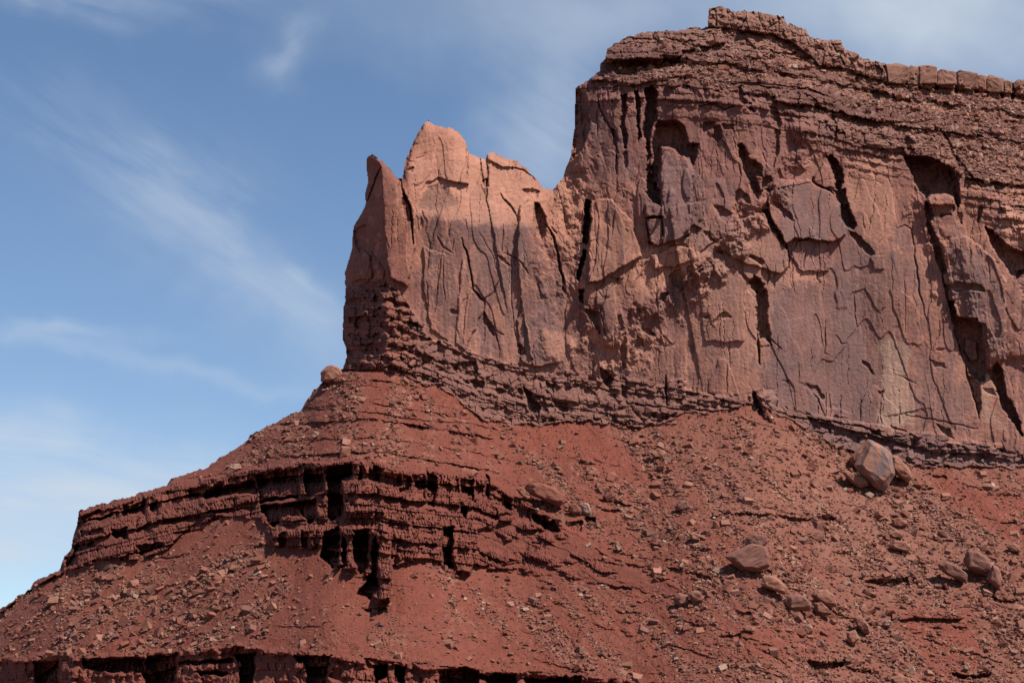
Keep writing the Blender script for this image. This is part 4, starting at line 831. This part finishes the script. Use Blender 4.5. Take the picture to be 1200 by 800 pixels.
BO = [
 ([(376,448),(375,437),(381,430),(389,427),(398,431),(402,438),(399,444),(388,449)], 9, T, 'light orange boulder perched on the skyline just left of the cliff nose'),
 ([(614,572),(617,566),(630,565),(650,571),(661,579),(662,590),(655,594),(640,588),(622,580)], 12, Rd, 'long flat topped boulder lying above the right end of the banded ledges'),
 ([(604,572),(610,570),(620,577),(624,584),(618,586),(608,578)], 5, T, 'rounded slab tucked against the left end of the long flat topped boulder'),
 ([(680,592),(684,588),(690,590),(694,600),(692,604),(683,601)], 4, Pl, 'small pale pointed boulder right of the long flat topped boulder'),
 ([(666,592),(674,589),(680,594),(681,601),(672,603),(666,598)], 5, Rd, 'small brown boulder between the long flat boulder and the pale pointed one'),
 ([(686,551),(694,547),(700,551),(697,557),(688,557)], 4, T, 'small light boulder alone on the red slope below the cliff foot'),
 ([(760,530),(772,525),(782,530),(778,537),(766,536)], 5, T, 'light boulder casting a shadow just below the middle of the cliff foot'),
 ([(790,593),(796,586),(806,587),(808,594),(800,599),(792,598)], 5, Mv, 'grey mauve round boulder in the middle of the right slope'),
 ([(807,625),(815,623),(822,628),(820,634),(810,632)], 4, T, 'oval tan boulder below the grey mauve round boulder'),
 ([(806,696),(813,690),(820,693),(825,701),(823,706),(812,706)], 6, T, 'egg shaped tan boulder beside a dark shadow low on the middle slope'),
 ([(788,700),(796,694),(806,697),(808,706),(798,710),(790,706)], 5, Mv, 'dark boulder against the left side of the egg shaped tan boulder'),
 ([(848,652),(862,644),(882,636),(898,640),(903,652),(902,664),(890,670),(870,670),(860,656)], 12, Mv, 'big dark mauve cluster boulder in the middle of the right slope'),
 ([(874,630),(884,624),(898,628),(901,636),(892,643),(876,638)], 6, Mv, 'smaller mauve boulder on the upper edge of the big dark cluster boulder'),
 ([(891,683),(895,675),(903,673),(914,679),(923,690),(920,697),(908,692),(894,687)], 9, T, 'flat tan boulder sloping down to the right below the dark cluster boulder'),
 ([(919,706),(922,697),(932,695),(944,698),(952,708),(950,716),(936,714),(922,715)], 9, Mv, 'brown boulder just below the flat sloping tan boulder'),
 ([(951,697),(956,691),(968,690),(979,698),(981,710),(972,712),(958,704)], 9, T, 'tan boulder stacked above the round slab near the lower right'),
 ([(953,706),(962,705),(973,714),(975,720),(964,722),(955,718)], 6, T, 'round slab beneath the stacked tan boulder near the lower right'),
 ([(982,710),(990,707),(993,712),(988,715),(983,714)], 3, T, 'small wedge of rock right of the stacked tan boulder'),
 ([(1000,545),(1018,514),(1032,520),(1045,530),(1049,556),(1037,577),(1022,570),(1008,556)], 16, SK, 'giant grey streaked fallen slab standing under the cliff foot at right'),
 ([(995,536),(1006,526),(1018,514),(1022,520),(1012,545),(1000,548),(996,543)], 12, T, 'orange wedge forming the left shoulder of the giant fallen slab'),
 ([(1042,532),(1052,534),(1066,548),(1070,560),(1064,566),(1052,558),(1043,548)], 11, T, 'orange block leaning on the right side of the giant fallen slab'),
 ([(985,552),(994,551),(1014,560),(1019,568),(1008,572),(998,566),(990,558)], 8, T, 'light block lying below the giant fallen slab on its left'),
 ([(1098,661),(1106,656),(1122,662),(1135,674),(1133,683),(1118,678),(1104,670)], 9, Mv, 'dark faced boulder left of the large split slab at the right edge'),
 ([(1128,655),(1133,645),(1146,645),(1160,655),(1165,668),(1160,676),(1146,673),(1133,666)], 12, Mv, 'large smooth mauve split slab near the right edge'),
 ([(1157,676),(1163,660),(1170,664),(1176,680),(1172,692),(1164,688)], 8, Mv, 'narrow slab split off the right side of the large mauve slab'),
 ([(1040,639),(1046,633),(1062,634),(1068,641),(1064,647),(1052,644),(1042,642)], 6, T, 'flat tan boulder halfway down the right slope below the giant slab'),
 ([(1040,625),(1050,621),(1060,625),(1058,631),(1046,630)], 4, T, 'small tan boulder resting just above the flat tan boulder'),
 ([(1044,608),(1054,606),(1064,614),(1056,618),(1046,616)], 4, Rd, 'flat red slab above the two tan boulders on the right slope'),
 ([(998,722),(1008,720),(1018,732),(1020,742),(1012,742),(1004,732)], 6, T, 'leaning orange slab low on the right slope'),
 ([(992,740),(1002,737),(1008,748),(1000,756),(992,750)], 5, T, 'orange slab broken off below the leaning orange slab'),
 ([(1042,794),(1052,789),(1066,794),(1070,806),(1046,808)], 6, T, 'pale tan boulder cut by the bottom edge of the view at right'),
 ([(988,768),(996,765),(1001,770),(998,776),(990,775)], 4, T, 'tan boulder sitting over the dark ledge shadow at lower right'),
 ([(1128,780),(1134,776),(1137,781),(1134,785),(1129,784)], 3, Pl, 'small pale boulder above the lowest dark ledge at right'),
 ([(1009,672),(1012,668),(1016,670),(1015,674),(1010,675)], 3, Pl, 'white stone above the dark ledge below the middle right slope'),
 ([(1034,729),(1040,725),(1046,728),(1043,733),(1036,733)], 4, Pl, 'pale grey boulder at the left end of the thin banded ledge'),
 ([(1113,762),(1117,757),(1121,760),(1118,763)], 3, Pl, 'tiny pale block in the red chute at lower right'),
 ([(720,640),(723,634),(727,640),(730,644),(724,646)], 3, Pl, 'small white stone on the middle slope right of the ledges'),
 ([(269,548),(274,543),(282,544),(283,549),(275,552)], 4, Pl, 'whitish boulder on the left slope just above the banded ledges'),
 ([(364,511),(368,505),(374,506),(373,512),(367,514)], 4, Pl, 'pale boulder on the crest of the left slope below the perched boulder'),
 ([(1178,640),(1186,636),(1196,640),(1196,647),(1184,646)], 5, T, 'tan block beside the right edge above the dark ledge'),
 ([(869,735),(876,732),(886,735),(884,740),(872,739)], 4, T, 'flat tan stone above the red chute at bottom middle'),
 ([(833,600),(840,597),(846,601),(842,605),(835,604)], 3, T, 'tan stone at the left end of the row of slabs'),
 ([(1031,552),(1031,552.5),(1030,553)], 0, None, '')]
for k, (ol, th, mt, lb) in enumerate(BO):
    if th: carved('boulder', ol, th, mt, lb, seed=k)
# rim blocks along the skyline
M_CAP = rock_mat('caprock_orange', False, (.27,.13,.09), scale=1.0, rand=.3)
G = 'caprock blocks along the mesa rim'
RB = [
 ([(1041,96),(1040,75),(1052,73),(1063,77),(1063,94),(1052,96)], 12, 'first square block right of the sloping rim ramp'),
 ([(1064,98),(1064,80),(1068,75),(1076,77),(1077,96),(1070,98)], 10, 'narrow second block right of the sloping rim ramp'),
 ([(1078,97),(1078,79),(1086,77),(1096,80),(1096,95),(1086,96)], 11, 'third square block right of the sloping rim ramp'),
 ([(1098,98),(1098,83),(1104,80),(1117,83),(1118,97),(1108,99)], 12, 'fourth block right of the sloping ramp over a dark hollow'),
 ([(1122,101),(1121,85),(1126,83),(1143,86),(1144,102),(1132,104)], 12, 'widest of the square rim blocks at upper right'),
 ([(1145,104),(1144,88),(1150,87),(1155,90),(1155,104)], 9, 'narrow block against the right side of the widest rim block'),
 ([(1157,105),(1156,91),(1160,88),(1173,92),(1173,105),(1164,107)], 11, 'third rim block in from the right edge of the view'),
 ([(1175,107),(1174,94),(1180,92),(1185,95),(1185,106)], 9, 'second rim block in from the right edge of the view'),
 ([(1191,110),(1190,94),(1196,91),(1210,93),(1212,110),(1200,112)], 12, 'rim block cut by the right edge of the view')]
rj = np.random.default_rng(5)
for k, (ol, th, lb) in enumerate(RB):
    mx = sum(p[0] for p in ol)/len(ol); wgt = rj.uniform(1.02, 1.3); dy = rj.uniform(-1.5, 2.5); tp = min(p[1] for p in ol)
    RB[k] = ([(mx+(x-mx)*wgt, y+(dy if y < tp+6 else 3)+rj.uniform(-.8, .8)) for x, y in ol], th*rj.uniform(.9, 1.4), lb)
for k, (ol, th, lb) in enumerate(RB):
    o = carved('caprock_block', ol, th, M_CAP, lb, cat='rock block', group=G, seed=60+k, crest=(.1, -.1), jag=.08, sink=.55, top=.05, q1=.88, rgh=1.5)
# shrubs
def shrub(px, py, r_px, label):
    y = surf(px, py)-.5; c = Vector(to_world(px, py, y)); s = r_px*y/FPX
    root = bpy.data.objects.new('shrub', None); sc.collection.objects.link(root); root.location = c; root['label'] = label; root['category'] = 'shrub'; root['group'] = 'shrubs on the rocky slopes'
    vs, fs = [], []; r = np.random.default_rng(int(px))
    for i in range(260):
        d = r.normal(0, 1, 3); d /= np.linalg.norm(d); p = d*s*r.uniform(.35, 1)*np.array([1, 1, .75])+np.array([0, 0, s*.6]); a = r.normal(0, 1, 3)*s*.16; b = r.normal(0, 1, 3)*s*.16
        k = len(vs); vs += [p, p+a, p+b]; fs.append((k, k+1, k+2))
    link('foliage', fast_mesh('foliage', np.array(vs), np.array(fs), None, M_LEAF), parent=root)
    vs, fs = [], []
    for i in range(9):
        d = r.normal(0, .6, 2); tip = np.array([d[0]*s, d[1]*s, s]); k = len(vs); w = s*.05
        vs += [np.array([-w, 0, -s*.3]), np.array([w, 0, -s*.3]), np.array([0, w, -s*.3]), tip]; fs += [(k, k+1, k+3), (k+1, k+2, k+3), (k+2, k, k+3)]
    link('stem', fast_mesh('stem', np.array(vs), np.array(fs), None, M_STEM), parent=root)
M_LEAF = rock_mat('sage_leaf', False, (.11,.115,.06), scale=2); M_STEM = rock_mat('dry_stem', False, (.2,.13,.09), scale=2)
shrub(1144, 157, 4.0, 'dark green shrub on the ledges below the rim blocks at far right')
shrub(1036, 95, 3.2, 'dull green shrub below the sloping rim ramp')
shrub(1068, 107, 2.6, 'small green shrub under the narrow rim block')
shrub(1022, 124, 2.6, 'small olive shrub beside the dark hollow below the rim')
shrub(254, 617, 2.6, 'small dark shrub on the ledge soil at left of the dark ledges')
